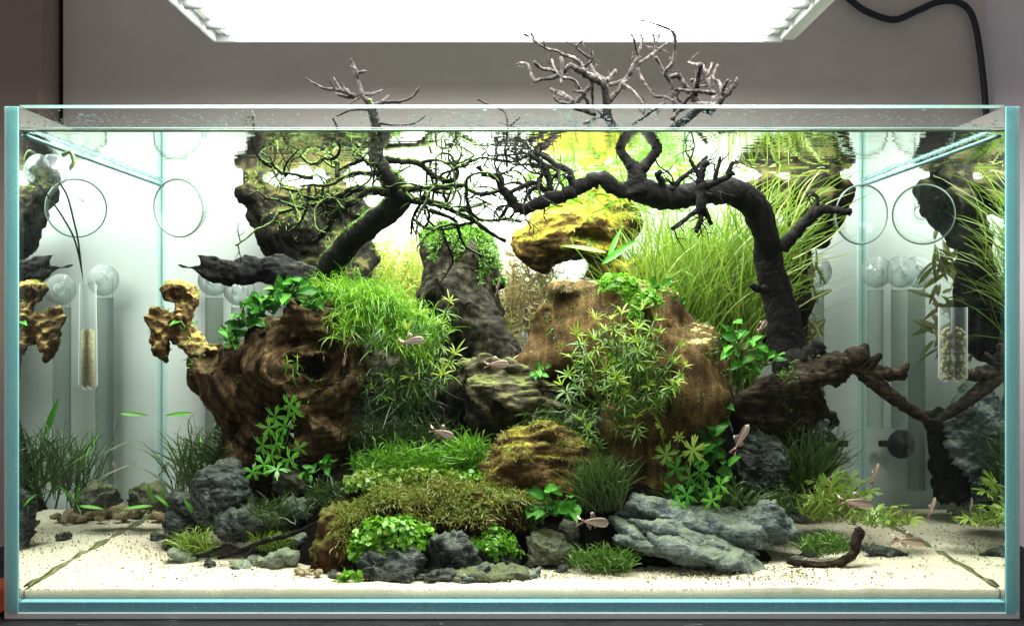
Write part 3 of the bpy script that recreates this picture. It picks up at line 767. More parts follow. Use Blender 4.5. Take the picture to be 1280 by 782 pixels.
addpart(stump, 'root', 'knob', 'w_pale',
    add=[('c', [(194, 396, .225, 10), (203, 402, .225, 13), (202, 430, .225, 11), (208, 440, .225, 8)]),
         ('c', [(212, 366, .225, 9), (226, 362, .225, 10), (236, 380, .225, 12), (225, 405, .225, 15), (238, 428, .225, 14), (262, 448, .225, 15), (280, 455, .225, 14)]),
         ('c', [(203, 402, .225, 11), (226, 412, .225, 14)])],
    h=.0015, k=.004, warp=.007, wf=60, disp=[(.0024, (70, 70, 70), 'f'), (.0012, (170, 170, 170), 'g')], seed=2)
woodthing('driftwood_slab', 'black pointed driftwood slab jutting sideways above the pale knotty root', 'driftwood', 'slab', 'w_black',
    add=[('c', [(224, 334, .294, 1.5), (262, 341, .294, 7), (305, 338, .294, 15), (345, 338, .294, 17), (400, 352, .30, 16)]), ('c', [(247, 320, .294, 1.2), (258, 327, .294, 5), (290, 332, .294, 9)]), ('c', [(275, 345, .294, 6), (285, 354, .294, 2)])],
    h=.0016, k=.008, warp=.0035, wf=60, disp=[(.0014, (60, 60, 150), 'g')], seed=3)
blk = woodthing('driftwood_block', 'big dark driftwood block reaching the water surface behind the mossy tree', 'driftwood', 'block', 'w_block',
    add=[('e', 400, 300, .375, 62, 62, 48), ('c', [(312, 246, .385, 13), (345, 258, .385, 20), (390, 290, .38, 40)]), ('c', [(400, 300, .375, 54), (415, 380, .37, 50)]), ('c', [(420, 265, .37, 30), (452, 272, .37, 15)]), ('c', [(345, 290, .385, 15), (330, 282, .385, 7)])],
    h=.0024, k=.014, warp=.012, wf=28, disp=[(.0045, (34, 34, 34), 'r'), (.0012, (160, 160, 160), 'f')], seed=4)
mid = woodthing('driftwood_post', 'dark upright driftwood post capped with green moss', 'driftwood', 'post', 'w_grey',
    add=[('e', 578, 318, .29, 47, 36, 44), ('c', [(572, 325, .29, 44), (574, 380, .285, 46), (585, 430, .285, 42), (560, 510, .29, 60)]), ('e', 500, 500, .31, 75, 80, 36), ('c', [(568, 372, .265, 38), (598, 408, .245, 34), (624, 444, .225, 27), (640, 474, .21, 18)]), ('c', [(602, 335, .275, 26), (628, 352, .27, 8)])],  # left ellipsoid added as dark backing for the shaded cave
    cut=[('e', 648, 385, .25, 24, 20, 30)],
    h=.0022, k=.012, warp=.008, wf=30, disp=[(.0030, (60, 60, 16), 'g'), (.0009, (150, 150, 150), 'f')], seed=5)
woodthing('driftwood_log', 'grey green weathered driftwood log with deep lengthwise grooves', 'driftwood', 'greylog', 'w_greylog',
    add=[('c', [(588, 470, .205, 22), (620, 474, .19, 25), (652, 484, .185, 19)]), ('c', [(632, 462, .178, 12), (672, 478, .172, 12), (714, 498, .175, 5)]), ('c', [(628, 478, .165, 13), (668, 496, .16, 11), (708, 512, .165, 4)]),
         ('c', [(612, 484, .16, 13), (645, 506, .155, 9), (672, 522, .16, 4)]), ('c', [(596, 482, .17, 14), (606, 505, .165, 10), (612, 524, .17, 6)]), ('c', [(592, 458, .185, 11), (612, 454, .18, 8)]), ('c', [(640, 515, .2, 22), (600, 520, .21, 22)])],
    cut=[('e', 604, 468, .16, 8, 5, 14), ('c', [(640, 470, .150, 3), (690, 491, .150, 4)]), ('c', [(622, 486, .145, 3), (660, 508, .145, 4)])],
    h=.0016, k=.005, warp=.005, wf=44, disp=[(.0022, (26, 70, 120), 'g'), (.0008, (200, 200, 200), 'f')], seed=6)
arch = woodthing('driftwood_arch', 'yellow algae covered driftwood arch by the tall grass at the back', 'driftwood', 'arch', 'w_yellow',
    add=[('e', 725, 290, .35, 70, 40, 46), ('c', [(652, 290, .35, 14), (668, 300, .35, 20), (672, 325, .35, 14)]), ('c', [(690, 262, .35, 18), (740, 252, .35, 18), (785, 275, .35, 20)]), ('c', [(740, 335, .34, 18), (795, 340, .34, 18), (800, 420, .34, 40)])],
    cut=[('e', 712, 338, .34, 28, 18, 80), ('e', 742, 296, .305, 26, 12, 22, .2)],
    h=.0022, k=.012, warp=.009, wf=30, disp=[(.0030, (28, 28, 40), 'f'), (.001, (110, 110, 160), 'g')], seed=7)
big = woodthing('driftwood_boulder', 'massive warm brown driftwood with flat rim coloured pale as lit behind the whorled plant', 'driftwood', 'big', 'w_brown',
    add=[('e', 762, 436, .215, 88, 82, 62), ('e', 852, 484, .185, 58, 72, 62, -.45), ('e', 862, 458, .19, 40, 46, 54), ('e', 812, 425, .205, 52, 56, 60), ('c', [(805, 540, .19, 52), (812, 612, .18, 46)]), ('c', [(700, 440, .20, 40), (668, 462, .19, 26)]), ('c', [(692, 362, .2, 12), (675, 395, .2, 8), (668, 425, .2, 10)]), ('c', [(700, 360, .2, 13), (760, 358, .2, 14)])],
    cut=[('e', 740, 318, .21, 120, 34, 130), ('e', 712, 402, .15, 34, 26, 34), ('e', 660, 430, .15, 14, 16, 20)],
    h=.0022, k=.012, warp=.009, wf=26, disp=[(.0034, (22, 22, 16), 'f'), (.0008, (70, 70, 30), 'g')], seed=8)
hump = woodthing('driftwood_hump', 'streaky yellow brown driftwood hump above the dark rosette leaves', 'driftwood', 'hump', 'w_lower',
    add=[('e', 685, 596, .155, 76, 62, 56), ('c', [(640, 560, .15, 24), (690, 552, .145, 22), (740, 580, .145, 26)]), ('c', [(615, 590, .15, 22), (625, 625, .14, 26)])],
    cut=[('e', 652, 590, .10, 12, 9, 20)],
    h=.0020, k=.012, warp=.009, wf=30, disp=[(.0036, (22, 50, 70), 'g'), (.0008, (160, 160, 160), 'f')], seed=9)
flog = woodthing('fallen_log', 'short mossy red brown log lying behind the front rocks', 'log', 'log', 'w_log',
    add=[('c', [(408, 682, .10, 30), (425, 672, .10, 38), (480, 650, .11, 34), (545, 640, .12, 32), (600, 640, .12, 36), (645, 640, .125, 34)]), ('c', [(402, 700, .10, 26), (440, 705, .10, 26)]), ('c', [(530, 620, .13, 14), (600, 612, .13, 16)])],
    cut=[('e', 362, 680, .10, 22, 60, 80)],
    h=.0019, k=.010, warp=.008, wf=34, disp=[(.0034, (70, 60, 30), 'g'), (.0012, (180, 180, 180), 'f')], seed=10)
root = woodthing('driftwood_root', 'gnarled grey brown driftwood root reaching towards the side glass', 'driftwood', 'root', 'w_root',
    add=[('c', [(925, 505, .21, 18), (965, 492, .20, 24), (1005, 474, .195, 22), (1045, 460, .19, 17), (1070, 449, .185, 13)]),
         ('c', [(940, 520, .22, 30), (985, 515, .22, 34), (1012, 505, .215, 22), (1025, 515, .21, 9)]), ('c', [(950, 540, .24, 30), (990, 560, .26, 24)])],
    h=.0018, k=.009, warp=.005, wf=42, disp=[(.0026, (22, 50, 80), 'g'), (.0008, (190, 190, 190), 'f')], seed=11)
for pts in ([(1062, 450, 14), (1073, 447, 14), (1080, 456, 12), (1086, 464, 10), (1104, 466, 8.5), (1118, 469, 7), (1128, 464, 5.5), (1135, 454, 3)], [(1072, 446, 9), (1078, 438, 7), (1084, 432, 4)], [(1084, 456, 7), (1094, 450, 5), (1100, 442, 4)],
            [(1072, 456, 10), (1084, 470, 8.5), (1104, 486, 8.5), (1130, 506, 7), (1150, 519, 5.5), (1163, 527, 3.6)], [(1118, 469, 5), (1128, 471, 4), (1134, 468, 2)]):
    V, Q = tube([P(a, b, .183) for a, b, r in pts], [S(r, .183) for a, b, r in pts], 12, .05, int(pts[0][0]), 6)
    N0 = vnormals(V, Q[0]); V = V+N0*(.0009*ridged(V*np.array([60, 160, 160]), 3))[:, None]
    part('branch', V, Q, M['w_root'], root)
woodthing('dark_root', 'black ragged root lump on the sand behind the fine dark grass', 'driftwood', 'droot', 'w_black',
    add=[('c', [(985, 520, .37, 20), (1005, 545, .37, 26), (1000, 600, .36, 34)]), ('c', [(1010, 535, .37, 16), (1030, 522, .37, 8)]), ('c', [(1012, 570, .37, 14), (1030, 585, .37, 7)])],
    h=.0022, k=.006, warp=.010, wf=45, disp=[(.003, (60, 60, 40), 'r')], seed=14)
woodthing('driftwood_stub', 'dark ragged driftwood at the back beside the leaning tree under long grass', 'driftwood', 'stub', 'w_block',
    add=[('e', 1026, 258, .345, 30, 30, 34), ('c', [(1045, 236, .345, 14), (1020, 255, .345, 24), (995, 285, .345, 22), (985, 330, .35, 20), (975, 420, .36, 30)]), ('c', [(1030, 280, .34, 16), (1012, 312, .34, 8)]), ('c', [(950, 240, .35, 20), (1000, 250, .35, 24)])],
    h=.0022, k=.010, warp=.010, wf=34, disp=[(.004, (45, 45, 45), 'r')], seed=12)
for nm, lab, pts, mt in (
    ('curved_stick', 'thick curved brown stick lying on the sand beside the blue grey slate', [(984, 700, .098, 4), (1010, 706, .096, 5), (1042, 705, .096, 5.5), (1064, 694, .098, 6), (1070, 678, .10, 7), (1074, 662, .102, 7)], 'w_root'),
    ('dark_stick', 'thin dark forked twig lying on the sand before the left rocks', [(272, 697, .10, 2.2), (296, 690, .105, 3), (330, 676, .11, 3), (362, 668, .11, 2.8), (398, 652, .10, 2)], 'w_tree')):
    V, Q = tube([P(a, b, c) for a, b, c, r in pts], [S(r, c) for a, b, c, r in pts], 9, .10, 21, 5)
    if nm == 'dark_stick':
        V, Q = join((V, Q), tube([P(*a) for a in ((300, 688, .105), (285, 680, .11), (262, 690, .105), (240, 694, .10))], [S(2, .1)]*3+[S(1, .1)], 7, .12, 5, 3),
                    tube([P(*a) for a in ((318, 681, .107), (300, 706, .09), (290, 712, .085))], [S(2, .1), S(1.6, .1), S(.8, .1)], 7, .12, 6, 3))
    solo(nm, V, Q, M[mt], lab, 'stick')

# ================================================================ branching driftwood trees
def branch(parent, name, pts, r0, r1, mat, yv=.15, dy=0., seed=None, nseg=7):
    """pts: (px,py) or (px,py,y)"""
    n = len(pts); W = []
    rg = np.random.default_rng(seed if seed is not None else int(pts[0][0]*7+pts[-1][1]*13+n))
    drift = rg.uniform(-1, 1)*dy
    for i, q in enumerate(pts):
        y = q[2] if len(q) > 2 else yv+drift*i/max(1, n-1)
        W.append(P(q[0], q[1], y))
    rad = [S(r0+(r1-r0)*i/max(1, n-1), yv) for i in range(n)]
    V, Q = tube(W, rad, nseg, .13, int(rg.integers(1e6)), 5)
    V = V+vnormals(V, Q[0])*(S(r0, yv)*.22*ridged(V*np.array([170, 170, 170])+7, 2))[:, None]
    o = part(name, V, Q, M[mat], parent)
    return np.array(W), rad
def twigs(parent, W, n, length, r, mat, seed, up=.3):
    rg = np.random.default_rng(seed); out = []
    for k in range(n):
        i = rg.integers(0, len(W)-1); t_ = rg.uniform(0, 1)
        p = W[i]*(1-t_)+W[i+1]*t_
        d = W[i+1]-W[i]; d /= np.linalg.norm(d)+1e-9
        v = rg.normal(size=3); v -= d*(v@d); v /= np.linalg.norm(v)+1e-9
        v = v*.9+d*.5+np.array([0, 0, up]); v /= np.linalg.norm(v)
        L = length*rg.uniform(.4, 1.2); q = [p]
        for s in range(3):
            v = v+rg.normal(size=3)*.35; v /= np.linalg.norm(v); q.append(q[-1]+v*L/3)
        V, Q = tube(q, [r, r*.8, r*.6, r*.3], 5, .15, int(rg.integers(1e6)), 2)
        out.append((V, Q))
        for f in range(rg.integers(1, 4)):
            b = q[rg.integers(1, 3)]; v2 = v+rg.normal(size=3)*.9; v2 /= np.linalg.norm(v2); l2 = L*rg.uniform(.3, .6)
            m2 = b+v2*l2*.5; out.append(tube([b, m2, m2+(v2+rg.normal(size=3)*.4)*l2*.5], [r*.6, r*.5, r*.25], 4, .15, int(rg.integers(1e6)), 2))
    if out:
        V, Q = join(*out); part('twigs', V, Q, M[mat], parent, stuff=True)

tl = thing('branching_driftwood', 'mossy black driftwood tree with thin twigs rising from the brown stump', 'driftwood', P(408, 355, .25))
tr1 = [(400, 372, .255), (408, 352, .25), (418, 325, .24), (440, 300, .225), (465, 278, .205), (488, 262, .185), (500, 246, .17), (492, 230, .16), (478, 212, .152), (470, 195, .15), (472, 178, .15), (470, 158, .15), (466, 140, .15), (460, 126, .15)]
rr = [19, 17, 16, 16, 15, 16, 14, 13, 11, 9, 7, 6.5, 6, 5]
V, Q = tube([P(*a) for a in tr1], [S(r, a[2]) for a, r in zip(tr1, rr)], 14, .03, 3, 6)
N0 = vnormals(V, Q[0]); V = V+N0*(.0012*fbm(V*150, 3))[:, None]
part('trunk', V, Q, M['w_mossbranch'], tl); SURF['ltrunk'] = (V, Q[0])
LB = [([(486, 239), (463, 238), (445, 236), (427, 245), (409, 252), (392, 256), (374, 259), (345, 267)], 7, 2),
 ([(460, 238), (442, 252), (424, 265), (415, 275), (406, 290), (392, 303)], 5, 4),
 ([(400, 249), (386, 247), (370, 239), (352, 235)], 3.4, 1.4), ([(463, 217), (445, 216), (427, 223), (417, 229), (404, 232), (388, 231), (375, 233)], 3.4, 1.3),
 ([(422, 222), (420, 203), (409, 197), (397, 204), (386, 204), (374, 193), (361, 189)], 3.6, 1.5),
 ([(391, 222), (384, 222), (372, 219), (359, 216), (352, 217), (347, 211), (336, 204), (323, 198)], 2.8, 1.1), ([(347, 219), (347, 206)], 1.6, 1),
 ([(386, 232), (385, 250), (381, 265), (372, 282), (361, 290)], 2.4, 1.5), ([(404, 234), (402, 250), (408, 273)], 1.8, 1.5),
 ([(480, 198), (498, 201), (519, 202), (534, 211), (543, 220), (559, 227), (569, 223), (572, 214), (566, 205), (560, 198)], 5.5, 1.6),
 ([(566, 205), (576, 196), (577, 192)], 2, 1), ([(569, 208), (582, 207), (589, 199)], 2.2, 1.3),
 ([(500, 236), (537, 235), (566, 233), (580, 232), (594, 241), (609, 242), (627, 237)], 4.5, 1.8),
 ([(528, 203), (544, 200), (562, 204)], 2.8, 1.5), ([(498, 241), (516, 250), (534, 252), (552, 256), (569, 265), (587, 273), (612, 290), (632, 302)], 6.5, 1.6),
 ([(575, 262), (587, 265), (602, 275), (623, 275), (634, 273), (652, 278)], 3, 1), ([(624, 274), (634, 257), (639, 253)], 1.5, .8),
 ([(536, 262), (562, 272), (571, 279), (574, 290), (582, 308), (604, 320)], 3.2, 1.4), ([(532, 241), (525, 256), (516, 273), (514, 292)], 2.8, 1.6),
 ([(519, 275), (534, 286), (552, 284)], 2.2, 1.4), ([(539, 220), (543, 236), (548, 245)], 2, 1), ([(563, 220), (564, 236), (559, 254)], 1.8, 1),
 ([(580, 232), (594, 241), (584, 250)], 2.2, 1.2), ([(594, 246), (610, 254), (625, 264)], 1.4, .7), ([(430, 262), (420, 250), (411, 240), (395, 236)], 2.2, 1),
 ([(470, 205), (455, 200), (440, 205), (425, 212)], 4, 2), ([(460, 206), (452, 196), (446, 192)], 2, 1.2)]
for k, (pts, a, b) in enumerate(LB):
    W, rd = branch(tl, 'branch', pts, a*.85, b*.8, 'w_mossbranch', .155, .04, 100+k)
    twigs(tl, W, 7 if len(pts) > 3 else 2, .032, .0009, 'w_mossbranch', 300+k)
def web(parent, lines, n, length, r, mat, yv, seed, zone, bias=(0, 0)):
    rg = np.random.default_rng(seed)
    for k in range(n):
        for _ in range(40):
            L = lines[rg.integers(len(lines))]; i = rg.integers(0, len(L)-1); u = rg.random()
            a = np.array(L[i][:2], float)*(1-u)+np.array(L[i+1][:2], float)*u
            if zone[0] < a[0] < zone[1] and zone[2] < a[1] < zone[3]: break
        th = rg.uniform(0, 2*PI); v = np.array([math.cos(th)*1.2+bias[0], math.sin(th)*.75+bias[1]]); v /= np.linalg.norm(v)
        l = length*rg.uniform(.5, 1.2); q = [tuple(a)]; turn = rg.normal()*.35
        for j in range(6):
            th = turn+rg.normal()*.35; v = np.array([v[0]*math.cos(th)-v[1]*math.sin(th), v[0]*math.sin(th)+v[1]*math.cos(th)])
            a = a+v*l/6; q.append(tuple(a))
        W, rd = branch(parent, 'branch', q, r*rg.uniform(.8, 1.3), r*.45, mat, yv+rg.uniform(-.03, .03), .06, seed*100+k, 6)
        twigs(parent, W, 4, .018, .0007, mat, seed*200+k)
web(tl, [q[0] for q in LB], 34, 75, 1.7, 'w_mossbranch', .155, 41, (345, 640, 190, 285))
LE = [([(462, 128), (452, 117), (448, 101), (443, 85), (438, 74)], 5, 1.6), ([(447, 121), (431, 115), (420, 112), (406, 111), (392, 104), (382, 98)], 3, 1.1),
 ([(418, 111), (412, 100)], 1.5, 1), ([(427, 114), (417, 97)], 1.6, 1), ([(433, 115), (427, 103)], 1.6, 1), ([(438, 118), (434, 111)], 1.5, 1),
 ([(447, 121), (433, 121), (420, 117)], 3.6, 2), ([(449, 122), (434, 132)], 2.2, 1.2), ([(456, 119), (468, 117), (478, 112)], 3.2, 1.4),
 ([(464, 133), (481, 128), (499, 127), (515, 121), (527, 106)], 3.2, 1.2), ([(476, 129), (485, 120)], 2.6, 1.5), ([(449, 91), (458, 89)], 2.4, 1.8), ([(449, 97), (446, 88), (438, 82)], 2, 1),
 ([(466, 138), (442, 137), (421, 145)], 2.2, 1.2), ([(470, 153), (490, 156), (515, 155), (532, 145)], 2, .9), ([(603, 126), (611, 131), (628, 138), (636, 155)], 1.4, 1)]
for k, (pts, a, b) in enumerate(LE):
    if pts[0][0] == 603: continue
    branch(tl, 'branch', pts, a*.78, b*.7, 'w_dry2', .15, .03, 200+k, 6)

tr = thing('branching_driftwood', 'thick leaning black driftwood tree bent over the tall grass beside the gnarled root', 'driftwood', P(992, 470, .24))
t2 = [(1000, 500, .235, 34), (994, 468, .235, 29), (985, 430, .23, 24), (975, 380, .225, 20), (962, 330, .215, 18), (956, 292, .20, 17), (943, 258, .185, 17), (918, 240, .17, 17), (885, 240, .155, 14.5), (850, 246, .14, 14), (815, 243, .125, 17), (797, 236, .12, 17)]
V, Q = tube([P(*a[:3]) for a in t2], [S(a[3]*.88, a[2]) for a in t2], 20, .015, 4, 7)
N0 = vnormals(V, Q[0]); V = V+N0*(.0022*ridged(V*np.array([110, 110, 22]), 3)+.0012*fbm(V*np.array([200, 200, 70]), 3))[:, None]
part('trunk', V, Q, M['w_tree'], tr); SURF['rtrunk'] = (V, Q[0])
for pts in ([(800, 242, 18), (797, 225, 14), (794, 213, 10.5), (785, 201, 6.5), (777, 190, 6), (774, 181, 6.5), (768, 163, 5.5), (760, 142, 5), (757, 118, 4.6), (754, 104, 4)], [(797, 228, 11), (801, 213, 8.5), (811, 201, 6.5), (820, 190, 6.5), (823, 181, 7), (840, 162, 5.5), (862, 146, 5), (876, 134, 4.4)]):
    V, Q = tube([P(a, b, .12) for a, b, r in pts], [S(r, .12) for a, b, r in pts], 11, .07, 31, 5)
    part('branch', V, Q, M['w_tree'], tr)
RB = [ ([(792, 240), (775, 238), (748, 224), (725, 233), (707, 242), (689, 247), (671, 255), (653, 261), (645, 258), (637, 245), (628, 233), (623, 221), (605, 217), (598, 208)], 10, 1.8, .13),
 ([(716, 231), (711, 215), (702, 210), (695, 206), (684, 198), (670, 190)], 5, 2.2, .125), ([(689, 242), (686, 226), (680, 206), (668, 199), (662, 192)], 4.6, 2, .13),
 ([(682, 239), (671, 230), (659, 230), (653, 233), (638, 240)], 3.6, 2.2, .13), ([(672, 229), (679, 215)], 2.6, 1.6, .13), ([(680, 206), (657, 205)], 2, 1, .13),
 ([(657, 196), (643, 202), (612, 199), (604, 209)], 1.3, .7, .13), ([(634, 217), (633, 200), (630, 190)], 1, .6, .13), ([(655, 192), (628, 194), (609, 195)], 1.2, .7, .13),
 ([(689, 226), (700, 211)], 1.7, 1.2, .13), ([(600, 243), (611, 242), (630, 235)], 3, 2, .13), ([(830, 236), (825, 224), (822, 219), (826, 214)], 4.4, 2.8, .12),
 ([(839, 238), (849, 226), (862, 215), (874, 206), (884, 195)], 3.6, 1.6, .125), ([(876, 264, .10), (876, 240, .10), (876, 226, .10), (878, 208, .10), (885, 203, .10)], 6, 4, .10),
 ([(875, 221, .1), (868, 208, .1), (862, 197, .1)], 3.4, 2, .10), ([(882, 233, .1), (903, 224, .1), (917, 217, .1)], 4.4, 3, .10), ([(910, 219, .1), (914, 206, .1), (921, 202, .1)], 3, 1.6, .10),
 ([(893, 226, .1), (897, 210, .1), (900, 196, .1)], 2.8, 1.8, .10), ([(873, 262, .1), (849, 280, .1), (840, 286, .1)], 3.2, 2, .10), ([(877, 262, .1), (875, 276, .1), (870, 290, .1)], 4, 2.4, .10), ([(880, 262, .1), (889, 280, .1)], 3.6, 2.4, .10),
 ([(842, 236), (839, 219), (824, 208), (819, 197)], 1.3, .7, .125), ([(872, 242, .12), (886, 243, .10), (894, 245, .10)], 3.2, 2.2, .10),
 ([(978, 312, .21), (1000, 284, .20), (1022, 264, .19), (1045, 263, .185), (1064, 265, .18)], 8, 3, .2), ([(1012, 272, .19), (1022, 250, .19), (1014, 240, .19)], 3.2, 2, .19), ([(960, 362, .2), (948, 361, .18), (938, 356, .17)], 5, 3, .2), ([(985, 452, .21), (1008, 446, .2), (1020, 440, .2), (1026, 430, .2)], 14, 6, .2)]
for k, (pts, a, b, y) in enumerate(RB):
    W, rd = branch(tr, 'branch', pts, a, b, 'w_tree', y, .02, 400+k, 9 if a > 8 else 7)
    if a < 13: twigs(tr, W, 7 if len(pts) > 3 and pts[0][0] < 800 else 2, .028, .0009, 'w_tree', 500+k)
web(tr, [q[0] for q in RB[:12]], 18, 60, 1.5, 'w_tree', .13, 42, (590, 740, 190, 262), (-.3, -.2))
RE = [([(757, 112), (753, 104), (740, 97), (726, 89), (712, 81)], 5.5, 3.5), ([(712, 83), (701, 92), (692, 97), (678, 99), (669, 101), (663, 91), (660, 81), (652, 79), (645, 81)], 3, 1.1),
 ([(738, 95), (726, 80), (718, 74), (706, 69), (697, 64), (683, 61), (668, 51), (655, 42)], 3.2, .8), ([(668, 51), (664, 40)], 1.2, .6), ([(726, 88), (738, 77), (740, 72)], 2.4, 1.6),
 ([(738, 74), (724, 63), (721, 58), (733, 46)], 1.8, .6), ([(757, 100), (744, 91), (738, 80)], 2.2, 1.2), ([(757, 102), (770, 88)], 3, 2), ([(760, 128), (772, 114), (786, 94), (793, 80), (800, 71)], 3.6, 2.2),
 ([(760, 107), (778, 101), (787, 92)], 2.6, 1.8), ([(716, 134), (729, 118), (738, 108), (740, 98)], 4, 2), ([(717, 131), (706, 120), (688, 112)], 4.4, 2), ([(729, 115), (717, 114)], 2, 1.2), ([(740, 106), (741, 134)], 2.2, 1.6),
 ([(714, 131), (697, 127), (692, 121)], 1.8, 1), ([(668, 78), (677, 86), (690, 88), (701, 97), (717, 100), (726, 112), (735, 130)], 2.2, 2), ([(701, 72), (703, 84), (701, 106)], 2.2, 1.4), ([(690, 75), (693, 85), (700, 95)], 1.4, 1),
 ([(787, 92), (797, 71), (803, 51), (805, 47)], 2.4, 1), ([(796, 68), (793, 51), (789, 42)], 1.8, .7), ([(790, 85), (810, 72), (821, 63), (834, 54)], 2.4, 1), ([(821, 62), (816, 41)], 1.4, .8),
 ([(797, 86), (805, 103), (818, 120), (831, 121), (841, 126)], 2, 1.6), ([(779, 106), (790, 112), (801, 126), (812, 136)], 2, 1.5), ([(845, 140), (839, 106), (831, 91), (841, 78), (844, 57), (841, 40), (824, 32), (808, 27), (788, 23)], 3.2, .5),
 ([(831, 91), (823, 78), (819, 72)], 2, 2.2), ([(876, 134), (865, 118), (856, 106), (847, 95), (836, 97)], 4.6, 2.8), ([(868, 120), (872, 100), (876, 80)], 4, 3), ([(877, 82), (868, 80), (860, 78)], 2.4, 1.5), ([(876, 134), (888, 138), (893, 130), (891, 112), (884, 94), (877, 83)], 5, 3),
 ([(890, 137), (908, 118), (917, 108), (922, 97)], 4.4, 2), ([(904, 118), (899, 103), (891, 97), (897, 81)], 2.6, 1.8), ([(893, 117), (871, 114), (844, 112)], 2.8, 1.6), ([(903, 112), (910, 100)], 2.2, 1.4), ([(884, 95), (890, 80), (886, 84)], 1.6, 1),
 ([(830, 130), (818, 136), (806, 146), (790, 155)], 2.4, 1.6), ([(840, 150), (856, 128), (864, 118)], 3, 2), ([(762, 150), (748, 142), (728, 136), (716, 134)], 5, 4), ([(756, 134), (745, 148), (730, 154)], 3, 2), ([(866, 100), (874, 108), (890, 106)], 2.4, 1.4), ([(850, 110), (846, 122), (858, 132)], 2, 1.4), ([(846, 138), (872, 130), (898, 133)], 3, 2.2)]
for k, (pts, a, b) in enumerate(RE):
    W, rd = branch(tr, 'branch', pts, a*.95, b*.85, 'w_dry', .125, .06, 600+k, 6)
    twigs(tr, W, 3 if len(pts) > 3 else 1, .014, .0007, 'w_dry', 700+k)
V, Q = tube([P(a, b, .14) for a, b in ((597, 124), (603, 127), (611, 131), (628, 138), (633, 146), (638, 170))], [S(1.3, .14)]*6, 6, .12, 8, 3)
solo('thin_twig', V, Q, M['w_dry'], 'single thin twig poking out of the water between the two trees', 'twig')

# ================================================================ rocks
M['slate'] = stone('blue_grey_slate', (.045, .065, .068, 1), (.17, .225, .23, 1), (.37, .43, .41, 1), rot=(.2, .45, 0), algae=(.30, .36, .20, 1))
M['darkrock'] = stone('dark_jagged_rock', (.008, .011, .012, 1), (.042, .055, .056, 1), (.20, .235, .225, 1), veinamt=.5, algae=(.10, .13, .07, 1))
M['greenrock'] = stone('green_grey_rock', (.04, .045, .028, 1), (.13, .145, .095, 1), (.28, .31, .22, 1), veinamt=.15, algae=(.14, .18, .05, 1))
M['palerock'] = stone('pale_green_slate', (.12, .16, .12, 1), (.30, .37, .29, 1), (.50, .56, .46, 1), veinamt=.2, algae=(.32, .40, .20, 1))
ROCKS = [
 ('tall dark upright rock at the left end of the rock group on sand', 232, 650, .20, 36, 40, 30, 'darkrock', 1, .3),
 ('large dark jagged rock with pale edges beside the hollow stump', 282, 614, .165, 42, 44, 40, 'darkrock', 2, -.3),
 ('small pale grey rock behind the tall dark upright rock', 192, 622, .29, 26, 24, 26, 'greenrock', 3, 0),
 ('dark broad rock wedged below the large jagged rock', 300, 652, .15, 42, 24, 30, 'darkrock', 4, .2),
 ('rounded olive grey rock under the palm shaped leaves', 362, 610, .18, 26, 24, 24, 'greenrock', 5, .1),
 ('small blue grey angular rock left of the log', 374, 634, .15, 22, 15, 20, 'slate', 6, .4),
 ('flat blue grey slab between small rocks and thin dark twig', 338, 656, .15, 30, 14, 22, 'greenrock', 7, -.25),
 ('flat green slate chip on sand beside the yellow grass tuft', 226, 695, .125, 20, 10, 20, 'palerock', 8, .15),
 ('tiny round green slate chip alone on the sand', 299, 708, .09, 14, 8, 12, 'palerock', 9, 0),
 ('pale triangular slate chip leaning at the end of the log', 346, 704, .10, 30, 16, 16, 'palerock', 10, -.2),
 ('dark blue rock half covered by bright round leaves before the log', 492, 702, .062, 46, 32, 34, 'darkrock', 11, .1),
 ('small dark rock tucked beside the rock with bright round leaves', 461, 710, .055, 16, 20, 16, 'darkrock', 12, 0),
 ('layered dark rock with pale ridges in front of the log', 572, 694, .075, 44, 30, 30, 'darkrock', 13, .5),
 ('low flat grey green rock shelf on the sand below the layered rock', 610, 719, .055, 62, 14, 22, 'greenrock', 14, -.08),
 ('broken grey rock beneath the small bright leaf cushion', 622, 690, .095, 36, 20, 24, 'darkrock', 15, .2),
 ('rounded moss green boulder right of the layered rock', 688, 684, .10, 36, 26, 28, 'greenrock', 16, .1),
 ('small tan rock wedged behind the rounded green boulder', 714, 668, .125, 20, 22, 20, 'greenrock', 17, .2),
 ('dark mottled rock standing behind the big slate', 940, 584, .20, 38, 54, 36, 'darkrock', 19, .2),
 ('narrow dark flat stone on the sand behind the curved stick', 1106, 690, .15, 30, 6, 14, 'darkrock', 20, .18),
 ('tall grey green rock hidden behind the leaning tree, seen mirrored in glass', 985, 560, .34, 44, 80, 40, 'slate', 21, .15),
 ('broad pale green rock behind the fine grass, seen mirrored in glass', 975, 610, .36, 44, 50, 40, 'palerock', 22, .1),
 ('dark round rock at the foot of the fine dark grass', 1020, 622, .27, 34, 22, 26, 'darkrock', 23, .1),
]
for lab, px, py, y, rx, ry, rz, mt, sd, rot in ROCKS:
    V, Q = rock(px, py, y, rx, ry, rz, sd, h=.0016 if rx < 40 else .0021, rot=rot, sf=150, samp=.0022 if rx > 20 else .001, strat=(math.sin(rot+.4), .2, math.cos(rot+.4)), blocky=.78 if rx > 32 else .66, nplanes=11 if rx > 32 else 9)
    solo('rock', V, Q, M[mt], lab, 'rock', smooth=True)
rg = np.random.default_rng(12)
CH = []
for sd in (51, 52, 53):
    V, Q = rock(640, 391, .2, 15, 8, 12, sd, h=.0013, samp=.0012, sf=190, blocky=.62, nplanes=9); V -= V.mean(0)
    CH.append((mesh('stone_chip', V, Q, M['darkrock']), mesh('stone_chip', V, Q, M['slate'])))
